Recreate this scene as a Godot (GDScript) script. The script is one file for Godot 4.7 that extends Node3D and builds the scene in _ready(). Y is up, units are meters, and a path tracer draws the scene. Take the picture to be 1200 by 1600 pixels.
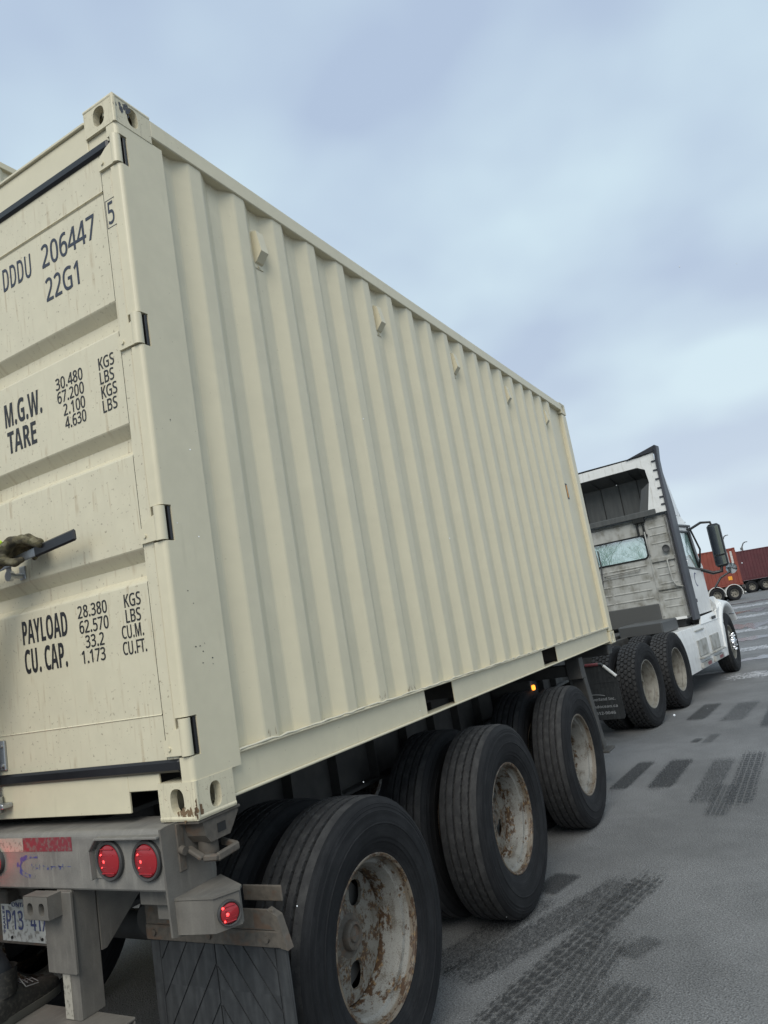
extends Node3D
# y up, metres. x = 0 is the right side of the near container, z = 0 its rear end, the rig drives towards -z.
const H := 1.19            # height of the underside of the near container above the ground
var M := {}                # materials
var used := {}             # top-level names given so far
var T := Transform3D()     # transform applied to every vertex that the shape helpers add
var smooth_id := 1
var rng := RandomNumberGenerator.new()

# ------------------------------------------------------------------ shape helpers
func start() -> SurfaceTool:
	var s := SurfaceTool.new()
	s.begin(Mesh.PRIMITIVE_TRIANGLES)
	s.set_uv(Vector2.ZERO)
	s.set_smooth_group(-1)
	return s

func poly(s: SurfaceTool, pts: Array, out: Vector3) -> void:
	# flat convex polygon whose front looks along out
	var n: Vector3 = (pts[1] - pts[0]).cross(pts[2] - pts[0])
	if pts.size() == 4 and n.length() < 1e-12:
		n = (pts[2] - pts[0]).cross(pts[3] - pts[0])
	var ok := n.dot(out) < 0.0
	s.set_smooth_group(-1)
	for i in range(1, pts.size() - 1):
		var a: Vector3 = T * pts[0]
		var b: Vector3 = T * (pts[i] if ok else pts[i + 1])
		var c: Vector3 = T * (pts[i + 1] if ok else pts[i])
		s.add_vertex(a); s.add_vertex(b); s.add_vertex(c)

func quad(s: SurfaceTool, a: Vector3, b: Vector3, c: Vector3, d: Vector3, group := -1) -> void:
	# clockwise seen from the front
	s.set_smooth_group(group)
	for p in [a, b, c, a, c, d]:
		s.add_vertex(T * p)

func bx(s: SurfaceTool, lo: Vector3, hi: Vector3, c := 0.004) -> void:
	# box between two corners with chamfered edges
	var m := (lo + hi) * 0.5
	var h := (hi - lo).abs() * 0.5
	c = minf(c, minf(h.x, minf(h.y, h.z)) * 0.9)
	for ax in 3:
		for sg in [-1.0, 1.0]:
			var u := (ax + 1) % 3
			var v := (ax + 2) % 3
			var pts := []
			for k in [[-1, -1], [1, -1], [1, 1], [-1, 1]]:
				var p := Vector3()
				p[ax] = sg * h[ax]
				p[u] = k[0] * (h[u] - c)
				p[v] = k[1] * (h[v] - c)
				pts.append(m + p)
			var o := Vector3()
			o[ax] = sg
			poly(s, pts, o)
	if c <= 0.0:
		return
	for ax in 3:
		var u := (ax + 1) % 3
		var v := (ax + 2) % 3
		for su in [-1.0, 1.0]:
			for sv in [-1.0, 1.0]:
				var pts := []
				for k in [[-1, 0], [1, 0], [1, 1], [-1, 1]]:
					var p := Vector3()
					p[ax] = k[0] * (h[ax] - c)
					p[u] = su * (h[u] - (0.0 if k[1] == 0 else c))
					p[v] = sv * (h[v] - (c if k[1] == 0 else 0.0))
					pts.append(m + p)
				var o := Vector3()
				o[u] = su
				o[v] = sv
				poly(s, pts, o)
	for sx in [-1.0, 1.0]:
		for sy in [-1.0, 1.0]:
			for sz in [-1.0, 1.0]:
				poly(s, [m + Vector3(sx * h.x, sy * (h.y - c), sz * (h.z - c)), m + Vector3(sx * (h.x - c), sy * h.y, sz * (h.z - c)), m + Vector3(sx * (h.x - c), sy * (h.y - c), sz * h.z)], Vector3(sx, sy, sz))

func bxc(s: SurfaceTool, at: Vector3, size: Vector3, c := 0.004) -> void:
	bx(s, at - size * 0.5, at + size * 0.5, c)

func beam(s: SurfaceTool, a: Vector3, b: Vector3, w: float, h: float, c := 0.004, up := Vector3.UP) -> void:
	# chamfered bar from a to b
	var keep := T
	var z := (b - a).normalized()
	if absf(z.dot(up)) > 0.99:
		up = Vector3.RIGHT
	var x := up.cross(z).normalized()
	T = keep * Transform3D(Basis(x, z.cross(x), z), (a + b) * 0.5)
	bxc(s, Vector3.ZERO, Vector3(w, h, (b - a).length()), c)
	T = keep

func extrude(s: SurfaceTool, pts: PackedVector2Array, z0: float, z1: float, o := Transform3D()) -> void:
	# polygon in local xy extruded between z0 and z1
	var keep := T
	T = keep * o
	if Geometry2D.is_polygon_clockwise(pts):
		pts.reverse()
	var idx := Geometry2D.triangulate_polygon(pts)
	for k in range(0, idx.size(), 3):
		var a := pts[idx[k]]
		var b := pts[idx[k + 1]]
		var c := pts[idx[k + 2]]
		for e in [[z0, -1.0], [z1, 1.0]]:
			poly(s, [Vector3(a.x, a.y, e[0]), Vector3(b.x, b.y, e[0]), Vector3(c.x, c.y, e[0])], Vector3(0, 0, e[1]))
	for i in pts.size():
		var a := pts[i]
		var b := pts[(i + 1) % pts.size()]
		var d := b - a
		if d.length() > 1e-6:
			poly(s, [Vector3(a.x, a.y, z0), Vector3(b.x, b.y, z0), Vector3(b.x, b.y, z1), Vector3(a.x, a.y, z1)], Vector3(d.y, -d.x, 0))
	T = keep

func lathe(s: SurfaceTool, prof: Array, n := 48, a0 := 0.0, a1 := TAU, v_scale := 1.0) -> void:
	# profile of Vector2(x along the axis, radius) turned round the local x axis, with uv
	var len := [0.0]
	for i in range(1, prof.size()):
		len.append(len[i - 1] + prof[i].distance_to(prof[i - 1]))
	smooth_id += 1
	for i in prof.size() - 1:
		if i > 0 and absf((prof[i] - prof[i - 1]).angle_to(prof[i + 1] - prof[i])) > 0.6:
			smooth_id += 1
		s.set_smooth_group(smooth_id)
		for k in n:
			var f0 := float(k) / n
			var f1 := float(k + 1) / n
			var q := []
			for e in [[i, f0], [i + 1, f0], [i + 1, f1], [i, f1]]:
				var p: Vector2 = prof[e[0]]
				var a: float = lerpf(a0, a1, e[1])
				q.append([T * Vector3(p.x, cos(a) * p.y, sin(a) * p.y), Vector2(e[1] * 2.0, len[e[0]] * v_scale)])
			for j in [0, 1, 2, 0, 2, 3]:
				s.set_uv(q[j][1])
				s.add_vertex(q[j][0])

func tube(s: SurfaceTool, pts: Array, r, n := 10) -> void:
	# round tube along points; r is one radius or one for each point
	var rings := []
	var up := Vector3(0.13, 0.97, 0.21).normalized()
	for i in pts.size():
		var d: Vector3 = (pts[mini(i + 1, pts.size() - 1)] - pts[maxi(i - 1, 0)]).normalized()
		if absf(d.dot(up)) > 0.95:
			up = Vector3(0.9, 0.1, 0.42).normalized()
		var x := up.cross(d).normalized()
		var y := d.cross(x)
		up = y
		var rr: float = r[i] if r is Array else r
		var ring := []
		for k in n:
			var a := TAU * k / n
			ring.append(pts[i] + (x * cos(a) + y * sin(a)) * rr)
		rings.append(ring)
	skin(s, rings, true, true)

func skin(s: SurfaceTool, rings: Array, closed := true, caps := false, soft := true) -> void:
	smooth_id += 1
	var g := smooth_id if soft else -1
	var n: int = rings[0].size()
	for i in rings.size() - 1:
		for k in (n if closed else n - 1):
			quad(s, rings[i][k], rings[i + 1][k], rings[i + 1][(k + 1) % n], rings[i][(k + 1) % n], g)
	if caps:
		for e in [0, rings.size() - 1]:
			var m := Vector3()
			for p in rings[e]:
				m += p / n
			var o: Vector3 = m - (rings[1][0] + rings[1][n / 2]) * 0.5 if e == 0 else m - (rings[-2][0] + rings[-2][n / 2]) * 0.5
			for k in n:
				poly(s, [m, rings[e][k], rings[e][(k + 1) % n]], o)

func holed(s: SurfaceTool, outer: PackedVector2Array, hole: PackedVector2Array, depth: float, o: Transform3D) -> void:
	# flat plate in local xy, front towards +z, with one hole whose wall goes back by depth
	var keep := T
	T = keep * o
	var c := Vector2()
	for p in hole:
		c += p / hole.size()
	var angs := []
	for p in hole:
		angs.append((p - c).angle())
	for p in outer:
		angs.append((p - c).angle())
	angs.sort()
	var ring_in := []
	var ring_out := []
	for a in angs:
		var d := Vector2.from_angle(a) * 10.0
		for e in [[hole, ring_in], [outer, ring_out]]:
			var best := 1e9
			var at := c
			for i in e[0].size():
				var q = Geometry2D.segment_intersects_segment(c, c + d, e[0][i], e[0][(i + 1) % e[0].size()])
				if q != null and c.distance_to(q) < best:
					best = c.distance_to(q)
					at = q
			if best > 1e8:
				var near := 1e9
				for q in e[0]:
					if absf((q - c).angle() - a) < near:
						near = absf((q - c).angle() - a)
						at = q
			e[1].append(at)
	var n := angs.size()
	for i in n:
		var j := (i + 1) % n
		if absf(angs[i] - angs[j]) < 1e-5:
			continue
		var a: Vector2 = ring_in[i]
		var b: Vector2 = ring_in[j]
		var p: Vector2 = ring_out[i]
		var q: Vector2 = ring_out[j]
		poly(s, [Vector3(a.x, a.y, 0), Vector3(p.x, p.y, 0), Vector3(q.x, q.y, 0), Vector3(b.x, b.y, 0)], Vector3(0, 0, 1))
		var mid := c - (a + b) * 0.5
		poly(s, [Vector3(a.x, a.y, 0), Vector3(b.x, b.y, 0), Vector3(b.x, b.y, -depth), Vector3(a.x, a.y, -depth)], Vector3(mid.x, mid.y, 0))
	T = keep

func rect(x0: float, y0: float, x1: float, y1: float) -> PackedVector2Array:
	return PackedVector2Array([Vector2(x0, y0), Vector2(x1, y0), Vector2(x1, y1), Vector2(x0, y1)])

func oval(cx: float, cy: float, rx: float, ry: float, n := 20) -> PackedVector2Array:
	# stadium-like oval
	var p := PackedVector2Array()
	for k in n:
		var a := TAU * (k + 0.5) / n
		p.append(Vector2(cx + signf(cos(a)) * pow(absf(cos(a)), 0.75) * rx, cy + signf(sin(a)) * pow(absf(sin(a)), 0.75) * ry))
	return p

func rrect(x0: float, y0: float, x1: float, y1: float, r: float) -> PackedVector2Array:
	# rectangle with rounded corners
	var p := PackedVector2Array()
	for c in [[x1 - r, y1 - r, 0.0], [x0 + r, y1 - r, 0.5], [x0 + r, y0 + r, 1.0], [x1 - r, y0 + r, 1.5]]:
		for k in 6:
			p.append(Vector2(c[0], c[1]) + Vector2.from_angle((c[2] + k / 10.0) * PI) * r)
	return p

func facing(at: Vector3, n: Vector3, up := Vector3.UP) -> Transform3D:
	# local z looks along n
	var z := n.normalized()
	var x := up.cross(z).normalized()
	return Transform3D(Basis(x, z.cross(x), z), at)

# ------------------------------------------------------------------ nodes
func numbered(called: String) -> String:
	var k: int = used.get(called, 0)
	used[called] = k + 1
	return called if k == 0 else "%s_%03d" % [called, k]

func tag(o: Node, label: String, category: String, group := "", kind := "") -> void:
	if label: o.set_meta("label", label)
	if category: o.set_meta("category", category)
	if group: o.set_meta("group", group)
	if kind: o.set_meta("kind", kind)

func thing(called: String, label: String, category: String, at := Vector3.ZERO, turn := 0.0, group := "") -> Node3D:
	var o := Node3D.new()
	o.name = numbered(called)
	add_child(o)
	o.position = at
	o.rotation.y = turn
	tag(o, label, category, group)
	return o

func put(called: String, mesh: Mesh, m: Material, parent: Node, at := Transform3D()) -> MeshInstance3D:
	var o := MeshInstance3D.new()
	o.name = numbered(called) if parent == self else called
	o.mesh = mesh
	o.material_override = m
	o.transform = at
	parent.add_child(o, true)
	return o

func part(called: String, s: SurfaceTool, m: Material, parent: Node) -> MeshInstance3D:
	s.generate_normals()
	return put(called, s.commit(), m, parent)

func made(s: SurfaceTool) -> Mesh:
	s.generate_normals()
	return s.commit()

func box_part(called: String, lo: Vector3, hi: Vector3, m: Material, parent: Node, c := 0.004) -> MeshInstance3D:
	var s := start()
	bx(s, lo, hi, c)
	return part(called, s, m, parent)

func letters(txt: String, r: Rect2, z: float, m: Material, parent: Node, bold := true, o := Transform3D(), called := "lettering") -> MeshInstance3D:
	# lettering stretched into the rectangle r of the plane z (local to o)
	var f := SystemFont.new()
	f.font_names = PackedStringArray(["Droid Sans"])
	f.font_weight = 700 if bold else 400
	var fv := FontVariation.new()
	fv.base_font = f
	fv.variation_embolden = 0.0 if bold else 0.3
	var t := TextMesh.new()
	t.text = txt
	t.font = fv
	t.font_size = 64
	t.pixel_size = 0.01
	t.depth = 0.1
	var b := t.get_aabb()
	var sc := Vector3(r.size.x / b.size.x, r.size.y / b.size.y, 0.02)
	var x := Transform3D(Basis.from_scale(sc), Vector3(r.position.x - b.position.x * sc.x, r.position.y - b.position.y * sc.y, z))
	return put(called, t, m, parent, o * x)

# ------------------------------------------------------------------ textures and materials
func noise_bytes(seed_: int, freq: float, w: int, h: int, oct := 4, kind := FastNoiseLite.TYPE_SIMPLEX_SMOOTH) -> PackedByteArray:
	var n := FastNoiseLite.new()
	n.noise_type = kind
	n.seed = seed_
	n.frequency = freq
	n.fractal_octaves = oct
	var im := n.get_seamless_image(w, h)
	im.convert(Image.FORMAT_L8)
	return im.get_data()

func srgb8(v: float) -> int:
	v = clampf(v, 0.0, 1.0)
	v = v * 12.92 if v <= 0.0031308 else 1.055 * pow(v, 1.0 / 2.4) - 0.055
	return int(v * 255.0 + 0.5)

func texture(w: int, h: int, f: Callable, alpha := false) -> ImageTexture:
	# f(index, x, y) gives a linear colour
	var d := PackedByteArray()
	d.resize(w * h * (4 if alpha else 3))
	var at := 0
	for y in h:
		for x in w:
			var c: Color = f.call(y * w + x, x, y)
			d[at] = srgb8(c.r); d[at + 1] = srgb8(c.g); d[at + 2] = srgb8(c.b)
			at += 3
			if alpha:
				d[at] = int(clampf(c.a, 0, 1) * 255.0)
				at += 1
	var im := Image.create_from_data(w, h, false, Image.FORMAT_RGBA8 if alpha else Image.FORMAT_RGB8, d)
	return ImageTexture.create_from_image(im)

func grey_texture(b: PackedByteArray, w: int, h: int) -> ImageTexture:
	return ImageTexture.create_from_image(Image.create_from_data(w, h, false, Image.FORMAT_L8, b))

func mat(c: Color, rough := 0.6, metal := 0.0) -> StandardMaterial3D:
	# c is linear
	var m := StandardMaterial3D.new()
	m.albedo_color = c.linear_to_srgb()
	m.roughness = rough
	m.metallic = metal
	m.cull_mode = BaseMaterial3D.CULL_DISABLED
	return m

func tex_mat(t: Texture2D, rough: float, size: float, metal := 0.0, tint := Color.WHITE) -> StandardMaterial3D:
	# triplanar, one repeat every size metres, in the object's own axes
	var m := mat(tint, rough, metal)
	m.albedo_texture = t
	m.uv1_triplanar = true
	m.uv1_scale = Vector3.ONE / size
	return m

func glow(c: Color, e: float) -> StandardMaterial3D:
	var m := mat(c, 0.3)
	m.emission_enabled = true
	m.emission = c.linear_to_srgb()
	m.emission_energy_multiplier = e
	return m

func sst(a: float, b: float, x: float) -> float:
	return smoothstep(a, b, x)

func make_materials() -> void:
	var S := 512
	var n1 := noise_bytes(3, 0.012, S, S, 5)
	var n2 := noise_bytes(7, 0.05, S, S, 4)
	var n3 := noise_bytes(11, 0.2, S, S, 3)
	# long vertical streaks: a wide noise image stretched in y
	var stf := FastNoiseLite.new()
	stf.seed = 5
	stf.frequency = 0.06
	stf.fractal_octaves = 4
	var sti := stf.get_seamless_image(S, 64)
	sti.convert(Image.FORMAT_L8)
	sti.resize(S, S, Image.INTERPOLATE_CUBIC)
	var streak := sti.get_data()

	# cream container paint: slightly uneven, faint rain streaks, few specks of dirt
	var cream := Color(0.625, 0.572, 0.42)
	var paint := texture(S, S, func(i, _x, _y):
		var k := 0.93 + 0.08 * n1[i] / 255.0 + 0.05 * (n2[i] / 255.0 - 0.5)
		var c := cream * k
		var st := sst(0.62, 0.9, streak[i] / 255.0) * sst(0.35, 0.8, n1[i] / 255.0)
		c = c.lerp(Color(0.42, 0.38, 0.27), st * 0.22)
		if n3[i] > 226 and n2[i] > 140:
			c = c.lerp(Color(0.22, 0.17, 0.1), 0.5)
		return c)
	M.cream = tex_mat(paint, 0.42, 1.7)
	# the same paint, dirtier, for frame and castings: rust and scuffs in flakes
	var paint2 := texture(S, S, func(i, _x, _y):
		var c := cream * (0.9 + 0.1 * n1[i] / 255.0)
		var r := sst(0.70, 0.76, n2[i] / 255.0 * 0.6 + n3[i] / 255.0 * 0.4)
		c = c.lerp(Color(0.16, 0.085, 0.04), r * 0.75)
		c = c.lerp(Color(0.36, 0.32, 0.24), sst(0.55, 0.85, streak[i] / 255.0) * 0.35)
		return c)
	M.cream_worn = tex_mat(paint2, 0.5, 0.45)
	M.bead = mat(Color(0.6, 0.56, 0.44), 0.5)
	M.ink = mat(Color(0.018, 0.018, 0.02), 0.5)
	M.ink_blue = mat(Color(0.028, 0.035, 0.055), 0.5)
	M.gasket = tex_mat(texture(128, 128, func(i, _x, _y): return Color(0.0105, 0.011, 0.013) * (0.7 + 0.8 * n2[i] / 255.0)), 0.32, 0.3)
	M.grommet = mat(Color(0.045, 0.045, 0.045), 0.6)
	M.dark = mat(Color(0.012, 0.012, 0.012), 0.8)
	M.galv = tex_mat(texture(128, 128, func(i, _x, _y): return Color(0.42, 0.44, 0.46) * (0.75 + 0.4 * n2[i * 3 % (S * S)] / 255.0)), 0.35, 0.2, 0.85)

	# grey dusty chassis paint, road film and rust specks
	var ch := texture(S, S, func(i, _x, _y):
		var c := Color(0.135, 0.130, 0.120).lerp(Color(0.215, 0.205, 0.185), n1[i] / 255.0)
		c = c.lerp(Color(0.26, 0.25, 0.225), sst(0.55, 0.85, streak[i] / 255.0) * 0.35)
		if n3[i] > 205 and n2[i] > 120:
			c = c.lerp(Color(0.12, 0.075, 0.05), 0.4)
		return c * (0.9 + 0.2 * n3[i] / 255.0))
	M.chassis = tex_mat(ch, 0.62, 0.8)
	M.chassis_shaded = tex_mat(ch, 0.65, 0.8, 0.0, Color(0.70, 0.68, 0.66))  # same chassis paint, darkened: shade on the lower rear parts put into the colour
	M.chassis_rust = tex_mat(texture(256, 256, func(i, x, y):
		var j: int = y * S + x
		return Color(0.065, 0.057, 0.048).lerp(Color(0.115, 0.10, 0.082), n2[j] / 255.0).lerp(Color(0.12, 0.06, 0.03), sst(0.6, 0.8, n1[j] / 255.0) * 0.5)), 0.75, 0.4)
	M.frame = tex_mat(texture(256, 256, func(i, x, y):
		var j: int = y * S + x
		return Color(0.03, 0.03, 0.03).lerp(Color(0.075, 0.072, 0.066), n1[j] / 255.0)), 0.7, 0.7)

	# tyre rubber with dried road dust in patches
	var ringn := FastNoiseLite.new()
	ringn.seed = 8
	ringn.frequency = 0.09
	var rub := texture(S, S, func(i, _x, y):
		var ring := 0.5 + ringn.get_noise_2d(y, 0.0) * 0.9 + 0.3 * ringn.get_noise_2d(y * 5.0, 40.0)
		var d := sst(0.35, 0.9, n1[i] / 255.0) * 0.45 + sst(0.5, 0.9, n2[i] / 255.0) * 0.2 + clampf(ring, 0.0, 1.0) * 0.4
		return Color(0.0055, 0.0060, 0.0074).lerp(Color(0.020, 0.0206, 0.0225), d) * (0.75 + 0.5 * n3[i] / 255.0))
	M.rubber = mat(Color.WHITE, 0.78)
	M.rubber.albedo_texture = rub
	M.rubber.metallic_specular = 0.36
	var rub2 := texture(S, S, func(i, _x, _y):
		var d := sst(0.3, 0.9, n1[i] / 255.0)
		var c := Color(0.018, 0.0185, 0.020).lerp(Color(0.043, 0.0435, 0.044), d) * (0.8 + 0.4 * n3[i] / 255.0)
		if n2[i] > 186:
			c = Color(0.010, 0.010, 0.012)
		return c)
	M.tread = tex_mat(rub2, 0.8, 0.4)
	M.flap = tex_mat(texture(256, 256, func(i, x, y):
		var j: int = y * S + x
		return Color(0.018, 0.020, 0.0225).lerp(Color(0.046, 0.050, 0.053), sst(0.3, 0.9, streak[j] / 255.0) * 0.6 + 0.4 * n2[j] / 255.0)), 0.75, 0.6)

	# wheel paint: chalky white with rust eating through, in the uv of the turned rim
	var rim := func(rust: float, base: Color, banded: bool) -> Texture2D:
		return texture(S, S, func(i, _x, y):
			var v := float(y) / S
			var a := n1[i] / 255.0 * 0.45 + n2[i] / 255.0 * 0.35 + n3[i] / 255.0 * 0.2
			var c := base * (0.70 + 0.45 * n3[i] / 255.0)
			# grit and brake dust
			c = c.lerp(Color(0.085, 0.07, 0.05), sst(0.48, 0.72, n1[(i + 90000) % (S * S)] / 255.0 * 0.6 + n3[(i + 313) % (S * S)] / 255.0 * 0.4) * 0.75)
			if n3[i] > 178:
				c = c.lerp(Color(0.05, 0.042, 0.032), 0.6)
			var thr := rust
			if banded and rust < 0.9: # lip filmed over with brown, seat of the disc rusted
				var lip := 1.0 - sst(0.095, 0.115, v)
				c = c.lerp(Color(0.135, 0.105, 0.072) * (0.7 + 0.6 * n2[i] / 255.0), lip * 0.8)
				thr -= 0.07 * lip + 0.16 * sst(0.30, 0.36, v) - 0.06 * sst(0.13, 0.16, v) * (1.0 - sst(0.26, 0.30, v))
			var r := sst(thr - 0.03, thr + 0.05, a)
			var rc := Color(0.085, 0.042, 0.017).lerp(Color(0.028, 0.018, 0.012), n3[i] / 255.0)
			rc = rc.lerp(Color(0.27, 0.18, 0.085), sst(0.55, 0.85, n2[(i + 999) % (S * S)] / 255.0) * 0.75)
			return c.lerp(rc, r))
	var rim_mat := func(t: Texture2D) -> StandardMaterial3D:
		var m := mat(Color.WHITE, 0.55)
		m.albedo_texture = t
		m.uv1_scale = Vector3(1, 1, 1)
		return m
	M.rim_rusty = rim_mat.call(rim.call(0.57, Color(0.25, 0.247, 0.228), true))
	M.rim_worn = rim_mat.call(rim.call(0.66, Color(0.25, 0.245, 0.225), true))
	M.rim_clean = rim_mat.call(rim.call(0.95, Color(0.23, 0.22, 0.19), true))
	M.disc_rusty = tex_mat(rim.call(0.52, Color(0.20, 0.19, 0.165), false), 0.6, 0.5)
	M.disc_clean = tex_mat(rim.call(0.97, Color(0.28, 0.265, 0.225), false), 0.6, 0.5)

	M.lens = mat(Color(0.55, 0.02, 0.025), 0.12)
	M.lens_lit = glow(Color(0.27, 0.018, 0.024), 0.04)
	M.lens_lit.roughness = 0.12
	M.led = glow(Color(1.0, 0.05, 0.05), 2.0)
	M.amber = glow(Color(1.0, 0.3, 0.03), 1.6)
	M.tape_red = tex_mat(texture(256, 256, func(i, x, y):
		var j: int = y * S + x
		return Color(0.19, 0.032, 0.042).lerp(Color(0.15, 0.12, 0.11), sst(0.42, 0.75, n2[j] / 255.0) * 0.8)), 0.5, 0.3)
	M.tape_white = tex_mat(texture(256, 256, func(i, x, y):
		var j: int = y * S + x
		return Color(0.34, 0.32, 0.27).lerp(Color(0.09, 0.08, 0.07), sst(0.52, 0.80, n2[j] / 255.0) * 0.6)), 0.5, 0.25)
	M.logo_blue = tex_mat(texture(256, 256, func(i, x, y):
		var j: int = y * S + x
		return Color(0.045, 0.06, 0.20).lerp(Color(0.17, 0.165, 0.155), sst(0.4, 0.62, n2[j] / 255.0))), 0.6, 0.35)
	M.plate = tex_mat(texture(256, 256, func(i, x, y):
		var j: int = y * S + x
		return Color(0.48, 0.49, 0.47).lerp(Color(0.16, 0.15, 0.13), sst(0.45, 0.8, n2[j] / 255.0) * 0.8)), 0.5, 0.4)
	M.plate_ink = mat(Color(0.05, 0.06, 0.16), 0.5)

	# truck
	M.white = tex_mat(texture(S, S, func(i, _x, _y):
		var c := Color(0.72, 0.73, 0.725) * (0.92 + 0.1 * n1[i] / 255.0)
		return c.lerp(Color(0.36, 0.34, 0.30), sst(0.58, 0.9, streak[i] / 255.0) * 0.45)), 0.3, 1.4)
	M.white.clearcoat_enabled = true
	M.white.clearcoat = 0.4
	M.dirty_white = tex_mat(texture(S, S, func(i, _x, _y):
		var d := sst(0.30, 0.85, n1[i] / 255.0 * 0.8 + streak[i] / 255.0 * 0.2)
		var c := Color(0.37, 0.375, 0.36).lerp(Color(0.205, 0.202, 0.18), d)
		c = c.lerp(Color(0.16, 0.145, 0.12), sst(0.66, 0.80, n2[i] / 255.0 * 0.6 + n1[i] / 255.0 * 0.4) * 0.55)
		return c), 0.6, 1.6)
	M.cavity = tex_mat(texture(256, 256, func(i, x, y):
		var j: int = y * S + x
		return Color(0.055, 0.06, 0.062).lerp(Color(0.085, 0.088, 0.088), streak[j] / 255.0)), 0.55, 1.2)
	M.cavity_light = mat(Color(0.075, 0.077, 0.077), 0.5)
	M.slate = tex_mat(texture(256, 256, func(i, x, y):
		var j: int = y * S + x
		return Color(0.045, 0.048, 0.060) * (0.85 + 0.3 * n2[j] / 255.0)), 0.5, 0.6)
	M.steel = mat(Color(0.075, 0.078, 0.08), 0.5, 0.2)
	M.black = mat(Color(0.013, 0.014, 0.015), 0.35)
	M.interior = mat(Color(0.05, 0.05, 0.055), 0.8)
	M.chrome = mat(Color(0.75, 0.76, 0.78), 0.08, 1.0)
	M.glass = mat(Color(0.58, 0.90, 0.84), 0.04)
	M.glass.transparency = BaseMaterial3D.TRANSPARENCY_ALPHA
	M.glass.albedo_color.a = 0.17
	M.mirror = mat(Color(0.5, 0.55, 0.56), 0.05, 1.0)
	M.orange_label = mat(Color(0.75, 0.32, 0.03), 0.5)
	M.white_ink = mat(Color(0.62, 0.62, 0.6), 0.6)
	M.flap_ink = mat(Color(0.30, 0.31, 0.32), 0.6)

	# far containers
	M.red = tex_mat(texture(256, 256, func(i, x, y):
		var j: int = y * S + x
		return Color(0.20, 0.044, 0.028) * (0.8 + 0.4 * n1[j] / 255.0)), 0.55, 2.5)
	M.maroon = tex_mat(texture(256, 256, func(i, x, y):
		var j: int = y * S + x
		return Color(0.080, 0.018, 0.022) * (0.8 + 0.4 * n1[j] / 255.0)), 0.55, 2.5)
	M.concrete = mat(Color(0.38, 0.38, 0.37), 0.8)
	M.pole = mat(Color(0.12, 0.12, 0.12), 0.6)
	M.bark = mat(Color(0.05, 0.042, 0.035), 0.9)

	# clothing
	M.cloth = mat(Color.WHITE, 0.9)
	M.cloth.vertex_color_use_as_albedo = true
	M.leather = tex_mat(texture(256, 256, func(i, x, y):
		var j: int = y * S + x
		return Color(0.016, 0.015, 0.013).lerp(Color(0.05, 0.046, 0.037), sst(0.45, 0.9, n2[j] / 255.0))), 0.6, 0.2)
	M.sole = mat(Color(0.07, 0.066, 0.055), 0.85)
	M.lace = mat(Color(0.16, 0.16, 0.155), 0.8)
	var camo := [Color(0.10, 0.085, 0.045), Color(0.035, 0.03, 0.02), Color(0.17, 0.155, 0.10), Color(0.055, 0.05, 0.022)]
	M.camo = tex_mat(texture(256, 256, func(i, x, y):
		var j: int = y * S + x
		var k := 0
		if n2[j] > 150: k = 1
		elif n2[j] < 95: k = 2
		elif n1[j] > 140: k = 3
		return camo[k] * (0.8 + 0.4 * n3[j] / 255.0)), 0.9, 0.5)
	M.glove_grey = mat(Color(0.22, 0.19, 0.15), 0.85)
	M.hi_vis = mat(Color(0.42, 0.62, 0.04), 0.8)
	M.snow = mat(Color(0.85, 0.87, 0.9), 0.9)

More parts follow.
